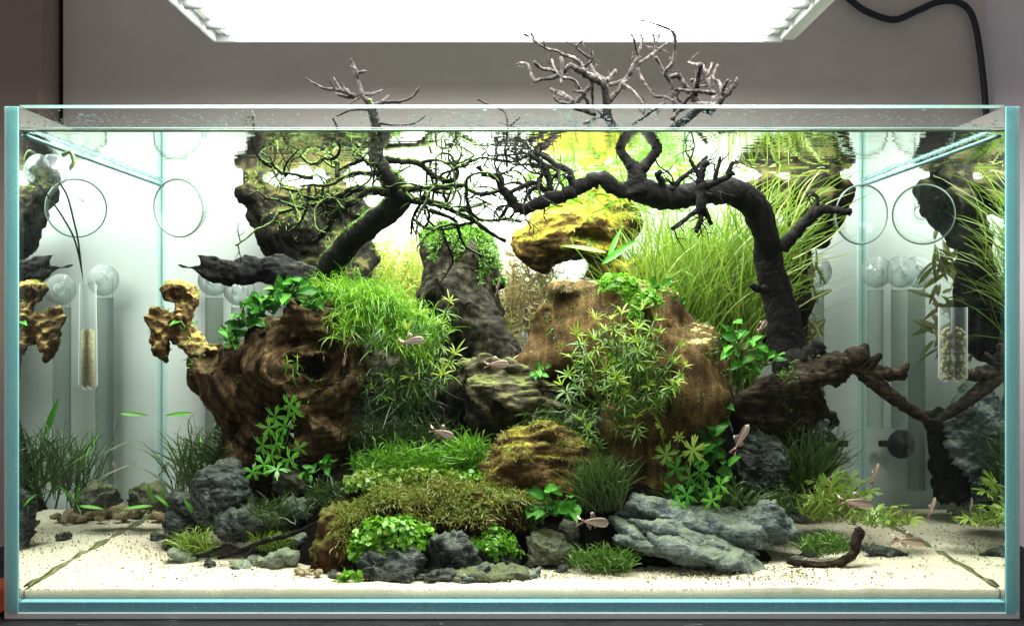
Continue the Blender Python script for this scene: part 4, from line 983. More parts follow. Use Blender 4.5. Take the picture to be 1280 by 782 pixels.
for (px, y, s_, kd) in [(262, .10, .8, 0), (250, .15, 1, 0), (318, .12, .9, 1), (372, .13, 1.2, 1), (390, .15, 1, 0), (345, .14, 1.3, 0), (330, .17, 1.4, 0), (366, .17, 1.2, 1), (212, .19, .8, 0), (196, .24, 1, 0), (262, .145, .7, 1),
                        (540, .045, .8, 0), (556, .05, 1.1, 0), (585, .042, .7, 1), (600, .055, 1.2, 0), (640, .06, 1, 0), (668, .055, .9, 1), (700, .075, .8, 0), (525, .05, .6, 1), (1000, .115, .8, 1), (1012, .15, 1, 0), (760, .09, .8, 1), (418, .06, .6, 0)]:
    o = obj('stone_chip', CH[rg.integers(3)][kd], None, ((px-640)*(D0+y)/F, y, ground((px-640)*(D0+y)/F, y)+.003*s_)); o.scale = (s_, s_, s_*rg.uniform(.7, 1.1)); o.rotation_euler = (rg.uniform(-.4, .4), rg.uniform(-.4, .4), rg.uniform(0, 6))
    if px < 450: tag(o, ('blue grey' if kd else 'dark')+' angular stone chip on the ground between hollow stump and log', 'stone', 'chips by the stump')
    else: tag(o, ('blue grey' if kd else 'dark')+' angular stone chip at the foot of the rocks before the log and slate', 'stone', 'chips by the front rocks')
# the big slate: leaning layered slabs in one piece
def bigslate():
    parts_ = []
    for (px, py, y, rx, ry, rz, rot, sd) in ((838, 652, .130, 74, 32, 42, .42, 31), (803, 668, .105, 46, 17, 32, .42, 32), (868, 674, .11, 92, 19, 40, .36, 33), (893, 694, .085, 84, 15, 34, .30, 34), (905, 655, .135, 66, 22, 36, .36, 36), (850, 690, .095, 80, 14, 34, .2, 37)):
        parts_.append(rock(px, py, y, rx, ry, rz, sd, h=.0019, rot=rot, sf=120, samp=.0013, strat=(.38, .12, 1), blocky=.76, nplanes=10))
    return join(*parts_)
V, Q = bigslate(); solo('slate_rock', V, Q, M['slate'], 'big blue grey layered slate leaning on the sand below the brown driftwood', 'rock')
V, Q = rock(955, 655, .14, 40, 30, 34, 35, rot=.2, sf=130, samp=.0028); solo('slate_rock', V, Q, M['slate'], 'smaller blue grey slate at the right end of the big layered slate', 'rock')

# pebbles by the rear corner
pm = bpy.data.materials.new; M['pebble'] = stone('tan_pebble', (.22, .16, .08, 1), (.45, .36, .20, 1), (.62, .54, .36, 1), veinamt=.05)
V, Q = rock(640, 391, .2, 11, 8, 9, 77, h=.0011, samp=.0006, blocky=1.1, nplanes=6); V -= V.mean(0); PEB = mesh('pebble', V, Q, M['pebble'])
rg = np.random.default_rng(5)
for k in range(64):
    px, y = (rg.uniform(196, 285), rg.uniform(.33, .425)) if k < 50 else (rg.uniform(395, 430), rg.uniform(.05, .07))
    if k >= 50: px = [376, 383, 389, 372, 380, 424, 431, 590, 577, 604, 730, 742, 398, 384][k-50]
    x = (px-640)*(D0+y)/F; s = rg.uniform(.5, 1.15)*(1 if k < 50 else .55)
    o = obj('pebble', PEB, None, (max(-.43, x), y, .0222+.003*s+(.004*rg.random() if k < 50 else 0))); o.scale = (s, s, s*rg.uniform(.6, 1)); o.rotation_euler = (rg.uniform(-.4, .4), rg.uniform(-.4, .4), rg.uniform(0, 6))
    if k < 50: tag(o, 'tan pebble in the heap by the rear glass corner', 'pebble', 'pebbles in the rear corner')
    else: tag(o, 'tiny tan pebble on the sand at the foot of the front rocks', 'pebble', 'pebbles by the front rocks')

# ================================================================ plants
def lm(key, *a, **k): M[key] = leafmat(key, *a, **k)
lm('lime', (.03, .14, .006, 1), (.14, .48, .012, 1), (.26, .52, .03, 1), .45)
lm('hair', (.018, .085, .004, 1), (.14, .46, .008, 1), (.30, .56, .02, 1), .45)
lm('grassdk', (.018, .055, .010, 1), (.05, .14, .018, 1), (.10, .17, .03, 1), .35)
lm('grassyel', (.035, .12, .006, 1), (.16, .34, .02, 1), (.36, .48, .07, 1), .45)
lm('feather', (.16, .27, .03, 1), (.44, .58, .05, 1), (.55, .56, .12, 1), .5)
lm('red', (.16, .12, .05, 1), (.38, .24, .12, 1), (.36, .40, .12, 1), .45)
lm('round', (.04, .20, .006, 1), (.14, .46, .012, 1), (.28, .54, .04, 1), .35)
lm('moss', (.030, .085, .010, 1), (.09, .25, .018, 1), (.15, .32, .03, 1), .3)
lm('fuzz', (.10, .085, .016, 1), (.34, .30, .05, 1), (.24, .34, .03, 1), .35)
lm('carpet', (.07, .19, .012, 1), (.28, .46, .05, 1), (.42, .50, .12, 1), .4)
lm('anubias', (.014, .085, .010, 1), (.035, .17, .016, 1), (.10, .36, .035, 1), .2, attr=False, gloss=.025)
lm('whorl', (.030, .13, .006, 1), (.09, .28, .012, 1), (.20, .38, .03, 1), .4, attr=False)
lm('whorlup', (.13, .32, .012, 1), (.30, .50, .03, 1), (.42, .52, .06, 1), .4, attr=False)
lm('palm', (.035, .24, .012, 1), (.08, .42, .025, 1), (.18, .55, .05, 1), .35, attr=False)
lm('palmlt', (.16, .38, .03, 1), (.30, .52, .06, 1), (.42, .56, .10, 1), .35, attr=False)
lm('olive', (.12, .19, .03, 1), (.27, .34, .07, 1), (.34, .24, .10, 1), .4, attr=False)
lm('brownst', (.10, .07, .03, 1), (.16, .12, .05, 1), None, .2, attr=False)
lm('greenst', (.08, .15, .03, 1), (.14, .24, .05, 1), None, .2, attr=False)

def clump(name, label, cat, VQA, mat, partname='blades', group=None, loc=None):
    V, Q, A = VQA
    c = V.mean(0) if loc is None else np.array(loc, float)
    if loc is None: c[2] = V[:, 2].min()
    t_ = thing(name, label, cat, c, group)
    part(partname, V, Q, M[mat], t_, True, A, True)
    return t_
def nv(n, m, s): return np.array(m, float)[None]+RNG.normal(size=(n, 3))*np.array(s)[None]

# --- hair grass mass spilling over the stump
def hair_mass():
    B = []
    for (px, py, y, rx, ry, n, L) in ((432, 378, .20, 30, 14, 700, 44), (470, 392, .19, 30, 16, 800, 50), (505, 402, .195, 24, 16, 520, 42), (450, 420, .175, 26, 14, 420, 46), (490, 430, .178, 26, 12, 420, 40), (535, 420, .19, 16, 12, 220, 36), (410, 368, .22, 22, 9, 360, 36), (520, 448, .18, 18, 12, 180, 36)):
        r = disc(n, px, py, y, rx, ry, .025); r = r[(vnoise(r*75+3) > -.3)]; n = len(r); L = L*(1+.45*vnoise(r*38+9))
        out = unit((r-P(px, py+30, y+.02)))
        d = unit(out*.9+nv(n, (0, -.25, .8), (.45, .35, .35)))
        B.append(blades(r, d, RNG.uniform(.35, 1.3, n)*S(L, y), S(1.1, y)*RNG.uniform(.7, 1.3, n), nv(n, (0, -.25, -1.3), (.5, .4, .5)), 7, .35))
    return merge(*B)
hm = clump('hair_grass', 'thick lime green hair grass mass spilling over the hollow stump', 'aquatic plant', hair_mass(), 'hair')
# trailing dark roots and threads under the mass
n = 260; r = disc(n, 480, 480, .18, 60, 25, .02)
part('threads', *(lambda b: (b[0], b[1]))(blades(r, nv(n, (0, -.1, -.6), (.8, .4, .5)), RNG.uniform(.4, 1.1, n)*S(55, .18), S(1.2, .18), nv(n, (0, 0, -.5), (.9, .5, .6)), 7, .5)), M['grassdk'], hm, True, None, True)

# --- feathery plant behind
n = 230; r = np.array([P(RNG.uniform(448, 532), RNG.uniform(372, 408), RNG.uniform(.37, .425)) for _ in range(n)])
B1 = blades(r, nv(n, (.1, 0, 1), (.28, .1, .1)), RNG.uniform(.5, 1.15, n)*S(88, .4), S(1.6, .4), nv(n, (0, 0, 0), (.35, .1, .2)), 7, .12)
pts = B1[0].reshape(n, 8, 2, 3)[:, 2:, 0].reshape(-1, 3); pts = np.repeat(pts, 2, 0)
B2 = blades(pts, nv(len(pts), (0, 0, .45), (1, .3, .4)), S(11, .4), S(1.3, .4), nv(len(pts), (0, 0, .2), (.3, .2, .3)), 2, .1)
clump('feathery_plant', 'pale yellow green feathery plant before the bright rear glass', 'aquatic plant', merge(B1, B2), 'feather')

# --- tall grass on the right
def tall():
    n = 2300
    px = RNG.uniform(792, 946, n); y = RNG.uniform(.28, .38, n)
    r = np.array([P(a, RNG.uniform(400, 500), b) for a, b in zip(px, y)])
    L = RNG.uniform(.55, 1.1, n)*S(190, .3)
    B = [blades(r, nv(n, (.05, -.05, 1), (.22, .12, .1)), L, S(1.5, .3)*RNG.uniform(.6, 1.4, n), nv(n, (.12, -.08, -.25), (.55, .25, .3)), 8, .12)]
    n = 360; r = np.array([P(RNG.uniform(850, 940), RNG.uniform(330, 420), RNG.uniform(.27, .33)) for _ in range(n)])
    B.append(blades(r, nv(n, (.2, .0, .9), (.4, .12, .15)), RNG.uniform(.5, 1.0, n)*S(110, .25), S(1.5, .25), nv(n, (.3, .05, -.9), (.5, .15, .3)), 8, .15))
    V, Q, A = merge(*B); V[:, 2] = np.minimum(V[:, 2], ZW-.002-.004*RNG.random(len(V)))
    return V, Q, A
clump('tall_grass', 'tall yellow green grass thicket under the bent tree trunk', 'aquatic plant', tall(), 'grassyel')
n = 150; r = np.array([P(RNG.uniform(900, 1000), RNG.uniform(270, 340), RNG.uniform(.25, .32)) for _ in range(n)])
V, Q, A = blades(r, nv(n, (.4, -.15, .9), (.5, .2, .15)), RNG.uniform(.5, 1.2, n)*S(105, .22), S(1.7, .22), nv(n, (.4, -.1, -.1), (.5, .3, .3)), 9, .14)
V[:, 2] = np.minimum(V[:, 2], ZW-.002-.004*RNG.random(len(V)))
clump('floating_grass', 'long bright grass blades sweeping up to the water over the leaning trunk', 'aquatic plant', (V, Q, A), 'grassyel')
n = 200; r = np.array([P(RNG.uniform(700, 870), RNG.uniform(235, 270), RNG.uniform(.3, .4)) for _ in range(n)])
V, Q, A = blades(r, nv(n, (-.5, 0, .4), (.6, .3, .2)), RNG.uniform(.5, 1.2, n)*S(80, .35), S(2.2, .35), nv(n, (-.3, 0, .1), (.6, .3, .2)), 7, .15)
V[:, 2] = np.minimum(V[:, 2], ZW-.0015-.004*RNG.random(len(V)))
clump('surface_grass', 'bright green grass blades lying flat under the water surface over the yellow arch', 'aquatic plant', (V, Q, A), 'lime')

# --- thin reddish background stems
n = 130; r = np.array([P(RNG.uniform(618, 705), RNG.uniform(400, 445), RNG.uniform(.36, .42)) for _ in range(n)])
B1 = blades(r, nv(n, (0, 0, 1), (.25, .1, .1)), RNG.uniform(.5, 1.1, n)*S(105, .4), S(1.6, .4), nv(n, (0, 0, 0), (.4, .1, .2)), 7, .15)
pts = np.repeat(B1[0].reshape(n, 8, 2, 3)[:, 1:, 0].reshape(-1, 3), 3, 0)
B2 = blades(pts, nv(len(pts), (0, 0, .5), (1, .4, .4)), S(10, .4), S(1.6, .4), nv(len(pts), (0, 0, .2), (.3, .2, .3)), 2, .1)
clump('red_stem_plant', 'sparse reddish fine leaved stems between post and yellow arch', 'aquatic plant', merge(B1, B2), 'red')

# --- grass tufts and carpets
def tuft(n, px, py, y, rx, ry, dy, L, W, d=(0, -.1, 1), ds=(.45, .3, .2), b=(0, -.1, -.6), bs=(.5, .4, .4), seg=6, wob=.2):
    r = disc(n, px, py, y, rx, ry, dy)
    return blades(r, nv(n, d, ds), RNG.uniform(.5, 1.15, n)*S(L, y), S(W, y)*RNG.uniform(.7, 1.3, n), nv(n, b, bs), seg, wob)
clump('dark_grass', 'fine dark green grass column beside the mottled dark rock', 'aquatic plant', tuft(620, 1000, 612, .23, 24, 14, .03, 92, 1.6, b=(0, -.05, -.15)), 'grassdk')
clump('dark_grass', 'fine dark grass between the brown hump and the driftwood boulder', 'aquatic plant', tuft(420, 752, 632, .115, 26, 10, .012, 70, 1.6, ds=(.25, .2, .2), b=(0, -.05, -.2)), 'grassdk')
clump('grass_tuft', 'small yellow green grass tuft on sand between slate chip and dark rock', 'aquatic plant', tuft(190, 243, 690, .13, 16, 6, .012, 40, 1.8, ds=(.7, .4, .2)), 'grassyel')
clump('grass_tuft', 'low bright grass tuft behind the thin dark twig', 'aquatic plant', tuft(220, 345, 684, .13, 30, 6, .012, 26, 1.6, ds=(.5, .4, .2)), 'grassyel')
clump('grass_tuft', 'dark tangled grass in front of the broad wedged rock', 'aquatic plant', tuft(170, 300, 668, .155, 34, 6, .01, 44, 1.5, ds=(.5, .4, .2), b=(0, 0, -.3)), 'grassdk')
clump('grass_tuft', 'low mixed green grass on the sand left of the big slate', 'aquatic plant', merge(tuft(420, 752, 706, .075, 40, 8, .014, 30, 1.5, ds=(.6, .4, .3)), tuft(160, 760, 712, .07, 30, 6, .01, 20, 2.2, ds=(.7, .4, .3))), 'moss')
clump('grass_tuft', 'short dark grass patch behind the curved stick', 'aquatic plant', tuft(420, 1030, 686, .12, 32, 8, .02, 24, 1.5, ds=(.6, .4, .3)), 'moss')
clump('carpet_grass', 'curly green carpet grass in the clearing behind the mossy log', 'aquatic plant', merge(tuft(1300, 520, 590, .17, 78, 24, .025, 34, 1.5, ds=(.7, .4, .35), wob=.5), tuft(380, 585, 578, .165, 22, 22, .02, 34, 2.2, ds=(.6, .4, .3), wob=.4)), 'lime')
clump('carpet_grass', 'dark thread grass in the hollow beneath the hair grass', 'aquatic plant', tuft(520, 500, 556, .21, 75, 20, .02, 48, 1.3, ds=(.6, .4, .3), wob=.6), 'grassdk')
clump('creeping_plant', 'pale green creeping leaves carpeting the clearing above the log', 'aquatic plant', scatter(disc(900, 510, 603, .145, 80, 16, .02)+np.array([0, 0, .002]), nv(900, (0, -.4, .9), (.2, .2, .2)), S(7, .15), .8, 3), 'carpet', 'leaves')
clump('stem_thicket', 'dark leafy thicket between the jagged rock and the stump', 'aquatic plant', merge(scatter(disc(420, 292, 552, .25, 22, 42, .02), nv(420, (-.1, -.5, .7), (.4, .3, .3)), S(9, .25), .45, 8), tuft(160, 295, 590, .25, 24, 16, .02, 70, 1.6, ds=(.4, .3, .2))), 'grassdk', 'leaves')
clump('dark_grass', 'dark wispy grass creeping over the rocks beside the log', 'aquatic plant', merge(tuft(160, 350, 645, .14, 40, 14, .02, 36, 1.4, ds=(.7, .4, .3), wob=.4), tuft(200, 410, 625, .14, 24, 16, .015, 30, 1.4, ds=(.7, .4, .3), wob=.5)), 'grassdk')
clump('trailing_moss', 'dark trailing moss hanging below the driftwood boulder', 'aquatic plant', tuft(300, 700, 520, .16, 50, 12, .015, 34, 1.3, d=(0, -.2, -.2), ds=(.7, .4, .5), wob=.5), 'grassdk')
clump('dark_grass', 'dark grass filling the gap behind the big slate', 'aquatic plant', merge(tuft(360, 880, 632, .15, 60, 10, .02, 46, 1.6, ds=(.5, .4, .3)), tuft(200, 960, 640, .18, 34, 10, .02, 40, 1.5, ds=(.5, .4, .3))), 'grassdk')
# corner blades at the left
def corner():
    n = 60; r = np.array([P(RNG.uniform(215, 300), RNG.uniform(596, 640), RNG.uniform(.25, .36)) for _ in range(n)])
    a = blades(r, nv(n, (-.2, 0, 1), (.35, .2, .15)), RNG.uniform(.4, 1.1, n)*S(95, .3), S(2.6, .3)*RNG.uniform(.5, 1.4, n), nv(n, (-.3, 0, -.3), (.5, .3, .3)), 8, .1)
    n = 240; r = np.array([P(RNG.uniform(225, 300), RNG.uniform(570, 625), RNG.uniform(.27, .36)) for _ in range(n)])
    return merge(a, blades(r, nv(n, (0, 0, 1), (.5, .3, .2)), RNG.uniform(.4, 1., n)*S(70, .3), S(1.5, .3), nv(n, (-.2, 0, -.3), (.6, .3, .3)), 7, .2))
clump('corner_grass', 'loose thin dark grass behind the large jagged rock', 'aquatic plant', corner(), 'grassdk')

# --- leaf templates
def leaf_mesh(name, L, W, mat, curl=.25, cup=.12, tipw=1.6, n=6):
    V = []; 
    for i in range(n+1):
        t = i/n; wd = W*.5*math.sin(PI*min(.995, t**.8*.97+.02))**(1/tipw)
        z = -curl*L*t*t
        for s in (-1, -.5, 0, .5, 1): V.append((s*wd, t*L, z+cup*W*s*s+.02*W*math.sin(6*t+3*s)))
    Q = [[i*5+j, i*5+j+1, (i+1)*5+j+1, (i+1)*5+j] for i in range(n) for j in range(4)]
    return mesh(name, np.array(V), np.array(Q), M[mat])
def petiole_leaf(name, L, W, mat, pet=.6, **k): return leaf_mesh(name, L, W, mat, **k)
def whorl_mesh(name, nl, L, W, mat, rise, seed, droop=.35):
    rg = np.random.default_rng(seed); Vs, Qs, n = [], [], 0
    for k in range(nl):
        a = 2*PI*k/nl+rg.uniform(-.4, .4); l = L*rg.uniform(.55, 1.15); rs = rise+rg.uniform(-.35, .3)
        u = np.array([math.cos(a), math.sin(a), 0]); v = np.array([-u[1], u[0], 0]); p = np.zeros(3)
        for i in range(6):
            t = i/5; e = rs-droop*2*t
            c = p.copy()
            wd = W*.5*math.sin(PI*min(.99, .15+.84*t))**.8
            Vs += [c-v*wd, c+np.array([0, 0, -.12*W]), c+v*wd]
            p = p+(u*math.cos(e)+np.array([0, 0, math.sin(e)]))*l/5
        Qs += [[n+i*3+j, n+i*3+j+1, n+i*3+j+4, n+i*3+j+3] for i in range(5) for j in range(2)]; n += 18
    return mesh(name, np.array(Vs), np.array(Qs), M[mat])
def palm_mesh(name, R, mat, lobes, seed, split=True, wid=.11):
    rg = np.random.default_rng(seed); V, Q, n = [], [], 0
    for k in range(lobes):
        a = -PI*.86+2*PI*.86*k/(lobes-1)
        for sp in ((-.2, .78), (.0, 1.), (.2, .78)) if split else ((0, 1.),):
            l = R*sp[1]*rg.uniform(.85, 1.1)*(1-.15*abs(a)/PI); aa = a+sp[0]
            u = np.array([math.sin(aa), math.cos(aa), 0]); v = np.array([u[1], -u[0], 0])
            for t, wd in ((0, .35), (.45, .8), (.8, 1.), (1., .35)):
                z = .12*R*t-.22*R*t*t
                V += [u*l*t-v*R*wid*.5*wd+[0, 0, z], u*l*t+v*R*wid*.5*wd+[0, 0, z]]
            Q += [[n+i*2, n+i*2+1, n+i*2+3, n+i*2+2] for i in range(3)]; n += 8
    return mesh(name, np.array(V, float), np.array(Q), M[mat])
def basis(d, up, roll=0):
    """matrix whose Y runs along d and Z is near up"""
    d = Vector(d).normalized(); u = Vector(up); x = d.cross(u)
    if x.length < 1e-4: x = d.cross(Vector((1, 0.1, 0)))
    x.normalize(); z = x.cross(d)
    m = Matrix((x, d, z)).transposed()
    return m @ Matrix.Rotation(roll, 3, 'Y')
def place(name, me, parent, loc, R3, s):
    o = bpy.data.objects.new(name, me); COL.objects.link(o); o.parent = parent
    off = Vector((0, 0, 0)); p = parent
    while p is not None: off += p.location; p = p.parent
    o.matrix_basis = Matrix.Translation(Vector([float(c) for c in loc])-off) @ R3.to_4x4() @ Matrix.Diagonal((s, s, s, 1))
    return o

# --- broad leaved plants (every leaf a part)
ANU = [leaf_mesh('broad_leaf', 1, .62, 'anubias', c, .15, 1.5) for c in (.15, .35, .55)]
def broad(name, label, spots, size, seed, stemto=None, up=.5, mats=ANU):
    rg = np.random.default_rng(seed)
    c = np.mean([P(*s[:3]) for s in spots], 0); c[2] = min(P(*s[:3])[2] for s in spots)
    t_ = thing(name, label, 'aquatic plant', c)
    st = []
    for s in spots:
        px, py, y, n, rx, ry = s
        ctr = P(px, py+ry*.6, y+.012)
        for k in range(n):
            a = rg.uniform(0, 2*PI); r = math.sqrt(rg.uniform(0, 1))
            p = P(px+rx*r*math.cos(a), py+ry*r*math.sin(a), y+rg.uniform(-.012, .012))
            d = unit(p-ctr)+rg.normal(size=3)*.45+np.array([0, -.45, 0])
            m = basis(d, np.array([0, -.55, up])+rg.normal(size=3)*.25)
            sz = S(size, y)*rg.uniform(.65, 1.15)
            place('leaf', mats[rg.integers(len(mats))], t_, p-np.array(m.col[1])*sz*.5, m, sz)
            q = p-np.array(m.col[1])*sz*.5
            st.append(tube([q, (q+ctr)/2+rg.normal(size=3)*.002, ctr], [S(.9, y)]*3, 5, 0, 1, 2))
    V, Q = join(*st); part('stems', V, Q, M['greenst'], t_, stuff=True)
    return t_
broad('broad_leaf_plant', 'dark green broad leaved plant crowning the hollow stump', [(362, 360, .175, 24, 26, 14), (332, 376, .175, 26, 24, 14), (306, 396, .18, 22, 20, 16), (290, 420, .185, 16, 12, 14), (388, 374, .165, 14, 20, 12)], 20, 1)
broad('broad_leaf_plant', 'dark rosette of broad leaves before the yellow brown hump', [(690, 628, .095, 20, 28, 20), (665, 640, .095, 6, 12, 6), (714, 640, .095, 5, 12, 8)], 22, 2)
broad('broad_leaf_plant', 'dark oval leaves climbing beside the mottled dark rock', [(890, 548, .145, 10, 20, 14), (905, 580, .15, 10, 14, 18), (876, 570, .145, 8, 12, 14), (905, 515, .16, 8, 10, 14)], 25, 3)
broad('broad_leaf_plant', 'dark green leaves at the foot of the leaning trunk', [(925, 430, .16, 14, 26, 16), (958, 448, .17, 14, 24, 14), (935, 460, .17, 8, 18, 10), (915, 410, .19, 8, 16, 10)], 17, 4)
broad('broad_leaf_plant', 'small dark leafed plant below the palm shaped leaves', [(402, 580, .13, 9, 20, 8), (385, 590, .13, 5, 10, 8)], 18, 5)
broad('broad_leaf_plant', 'dark green leaves on the rear edge of the driftwood boulder', [(815, 362, .2, 16, 32, 14), (845, 378, .2, 10, 20, 10)], 16, 6)
broad('sprout', 'young sprout with two green leaves on the pale knotty root', [(232, 405, .20, 3, 18, 6)], 16, 7)
broad('broad_leaf_plant', 'small dark leaves beside the grey green weathered log', [(680, 462, .16, 10, 22, 8)], 13, 8)

# --- lance leaf strays: single leaves along the left glass and between rocks
LANCE = [leaf_mesh('lance_leaf', 1, .16, 'palm', c, .1, 1.2, 8) for c in (.1, .3)]
LANCEO = [leaf_mesh('olive_leaf', 1, .20, 'olive', c, .1, 1.2, 8) for c in (.2, .45)]
def lances(label, lst, seed, me=LANCE, stem=True, name='lance_leaf_plant'):
    rg = np.random.default_rng(seed); A = [P(a, b, y) for a, b, y, c, d, y2 in lst]
    t_ = thing(name, label, 'aquatic plant', min(A, key=lambda p: p[2]))
    for k, (a, b, y, c, d, y2) in enumerate(lst):
        p, q = P(a, b, y), P(c, d, y2)
        if name == 'stray_leaf_plant' and p[1] > .3:
            g0 = np.array([p[0]+.012, p[1], ground(p[0]+.012, p[1])])
            V, Q = tube([g0, (g0*.45+p*.55)+np.array([.006, 0, 0]), p], [.0006, .0005, .0004], 5, .05, 1, 4); part('stem', V, Q, M['greenst'], t_)
        place('leaf', me[k % len(me)], t_, p, basis(q-p, np.array([0, -.8, .6])+rg.normal(size=3)*.3), float(np.linalg.norm(q-p)))
    return t_
lances('upright sword leaves between the tall dark and the wedged rock', [(284, 660, .16, 262, 618, .15), (286, 660, .16, 282, 610, .15), (240, 622, .18, 262, 585, .17), (215, 636, .2, 196, 616, .19), (250, 650, .16, 228, 622, .15)], 1)
lances('short bright sword leaves by the rear rocks near the pebble heap', [(192, 628, .26, 184, 604, .25), (194, 630, .26, 178, 640, .25), (190, 632, .26, 152, 634, .25), (196, 628, .26, 204, 606, .25)], 2)
lances('pale leaf tips floating at the rear left glass', [(240, 516, .41, 205, 518, .41), (262, 590, .36, 246, 540, .37), (290, 545, .34, 272, 498, .34)], 3, name='stray_leaf_plant')
lances('pale fern frond leaf in front of the yellow arch', [(757, 316, .28, 703, 303, .27), (752, 330, .28, 796, 296, .27), (760, 322, .28, 776, 284, .28)], 4, name='stray_leaf_plant')

# --- whorled stem plants
WH = [whorl_mesh('whorl', 7, 1, .095, 'whorl', .2, s, .25+.12*s) for s in (1, 2, 3, 7)]
WT = [whorl_mesh('top_whorl', 8, 1, .115, 'whorlup', .8, s, .2+.1*(s-4)) for s in (4, 5, 6)]
def whorled(name, label, tips, base, size, seed, y0, y1, gap=15, nodes=4):
    rg = np.random.default_rng(seed); b = P(*base)
    t_ = thing(name, label, 'aquatic plant', b)
    for (tx, ty) in tips:
        y = rg.uniform(y0, y1); tip = P(tx, ty, y)
        bx = base[0]+(tx-base[0])*.45+rg.uniform(-14, 14); by = max(ty+25, base[1]+(ty-base[1])*.35)
        root = P(bx, by, base[2])
        midp = (root+tip)/2+np.array([0, -.008, -.004])
        pts = [root, midp, tip]
        V, Q = tube(pts, [S(1.5, y), S(1.3, y), S(1., y)], 5, .05, 1, 4)
        st = part('stem', V, Q, M['greenst'], t_)
        d = unit(tip-midp)
        L = np.linalg.norm(tip-midp)+np.linalg.norm(midp-root)
        for k in range(nodes):
            f = k*S(gap, y)/L
            if f > .95: break
            f2 = 1-f; p = (root*(1-f2)**2+midp*2*f2*(1-f2)+tip*f2*f2) if False else (tip+(midp-tip)*min(1, f*2) if f < .5 else midp+(root-midp)*(f*2-1))
            dd = unit(unit(tip-midp if f < .5 else midp-root)+np.array([0, -.25, .35])+rg.normal(size=3)*.35)
            z = Vector(dd); x = z.cross(Vector((0, 1, .1))).normalized(); yv = z.cross(x)
            m = Matrix((x, yv, z)).transposed() @ Matrix.Rotation(rg.uniform(0, 6), 3, 'Z')
            me = WT[rg.integers(3)] if k == 0 else WH[rg.integers(4)]
            place('whorl', me, st, p, m, S(size*(.8 if k == 0 else 1.0)*rg.uniform(.85, 1.15), y))
    return t_
tz = [(195, 200), (265, 200), (310, 175), (395, 160), (455, 205), (110, 270), (190, 290), (375, 245), (480, 265), (560, 320), (590, 410), (440, 340), (380, 350), (300, 400), (85, 370), (290, 470), (205, 520), (530, 490), (510, 530), (75, 450), (130, 650), (165, 690), (370, 640), (340, 410), (420, 420), (250, 360), (550, 480), (330, 300), (240, 250), (400, 300), (240, 430), (350, 500), (430, 500), (280, 560), (150, 400)]
whorled('whorled_plant', 'large whorled stem plant with narrow lime leaves on the driftwood boulder', [(690+a/3.555, 343+b/3.555) for a, b in tz]+[(690+a/3.555+(7*i*13 % 19)-9, 350+b/3.555+(i*11 % 17)) for i, (a, b) in enumerate(tz) if i not in (20, 21, 22) and i % 2], (775, 525, .145), 22, 1, .10, .145, 14, 3)
tz = [(455, 170), (310, 230), (430, 330), (480, 410), (380, 380), (410, 510), (270, 520), (100, 570), (200, 575), (340, 300), (230, 440), (300, 420), (350, 460), (420, 270), (380, 440), (320, 560), (180, 520), (440, 460), (260, 300)]
whorled('whorled_plant', 'whorled lime stem plant growing out of the hair grass', [(440+a/3.725, 332+b/3.725) for a, b in tz], (510, 505, .20), 25, 2, .15, .18, 16, 3)
whorled('whorled_plant', 'tiny dark whorled plant inside the stump hollow', [(360, 452), (372, 448), (366, 460)], (366, 470, .17), 14, 3, .15, .16, 8, 2)

# --- palm shaped leaves
PM = [palm_mesh('palm_leaf', 1, 'palm', 5, s) for s in (1, 2)]
PL = [palm_mesh('pale_palm_leaf', 1, 'palmlt', 6, s) for s in (3, 4)]
def palms(label, lst, size, seed, me, base, up=(0, -.7, .6)):
    rg = np.random.default_rng(seed); b = P(*base); t_ = thing('palm_leaf_plant', label, 'aquatic plant', b)
    for (a, c, y, s) in lst:
        p = P(a, c, y); q = b+(p-b)*.4+np.array([0, .01, 0])
        V, Q = tube([q, (p+q)/2+np.array([0, .004, 0]), p], [S(.9, y)]*3, 5, .05, 1, 3); st = part('stem', V, Q, M['greenst'], t_)
        place('leaf', me[rg.integers(len(me))], t_, p, basis(np.array([p[0]-q[0], -.3*abs(p[2]-q[2]), (p[2]-q[2])*.6])+rg.normal(size=3)*.004, np.array(up)+rg.normal(size=3)*.25), S(size*s, y))
    return t_
palms('bright palm shaped leaves climbing the foot of the hollow stump', [(362, 506, .14, 1), (344, 520, .14, 1), (368, 514, .14, .9), (336, 534, .14, 1), (355, 532, .14, .9), (328, 556, .14, 1), (346, 552, .135, 1.1), (362, 574, .13, 1), (330, 580, .135, 1), (316, 590, .14, .8), (346, 586, .13, 1), (374, 560, .135, .7), (340, 570, .14, .9), (352, 545, .14, .9)], 19, 1, PM, (340, 600, .17))
palms('pale green starry leaves in front of the driftwood boulder', [(826, 533, .125, 1.05), (848, 546, .12, .55), (832, 568, .115, 1), (866, 562, .115, 1.15)], 20, 2, PL, (845, 620, .13))
palms('dark green starry leaves below the pale starry leaves', [(845, 585, .12, 1), (862, 596, .12, .9), (882, 612, .115, 1), (858, 618, .115, 1), (900, 606, .12, .9), (840, 612, .12, .8), (878, 590, .125, .9), (890, 625, .11, .9), (850, 630, .11, .8)], 20, 3, PM, (868, 640, .14))
palms('pale green hand shaped leaves on sand by the fine dark grass', [(1040, 610, .18, 1.2), (1060, 622, .17, 1.1), (1022, 602, .2, 1), (1075, 605, .2, 1), (1048, 596, .21, .9), (1030, 628, .17, 1), (1092, 640, .16, 1), (1118, 632, .16, 1.1), (1140, 648, .16, 1), (1108, 648, .15, .8), (1062, 600, .22, .9), (1086, 614, .2, .9), (1015, 618, .2, .9)], 23, 4, PL, (1050, 655, .17), (0, -.35, .9))
palms('lone hand shaped seedling on sand beside the mirror side glass', [(1248, 645, .20, .7), (1236, 650, .2, .6)], 16, 5, PL, (1243, 664, .20))
n = 300
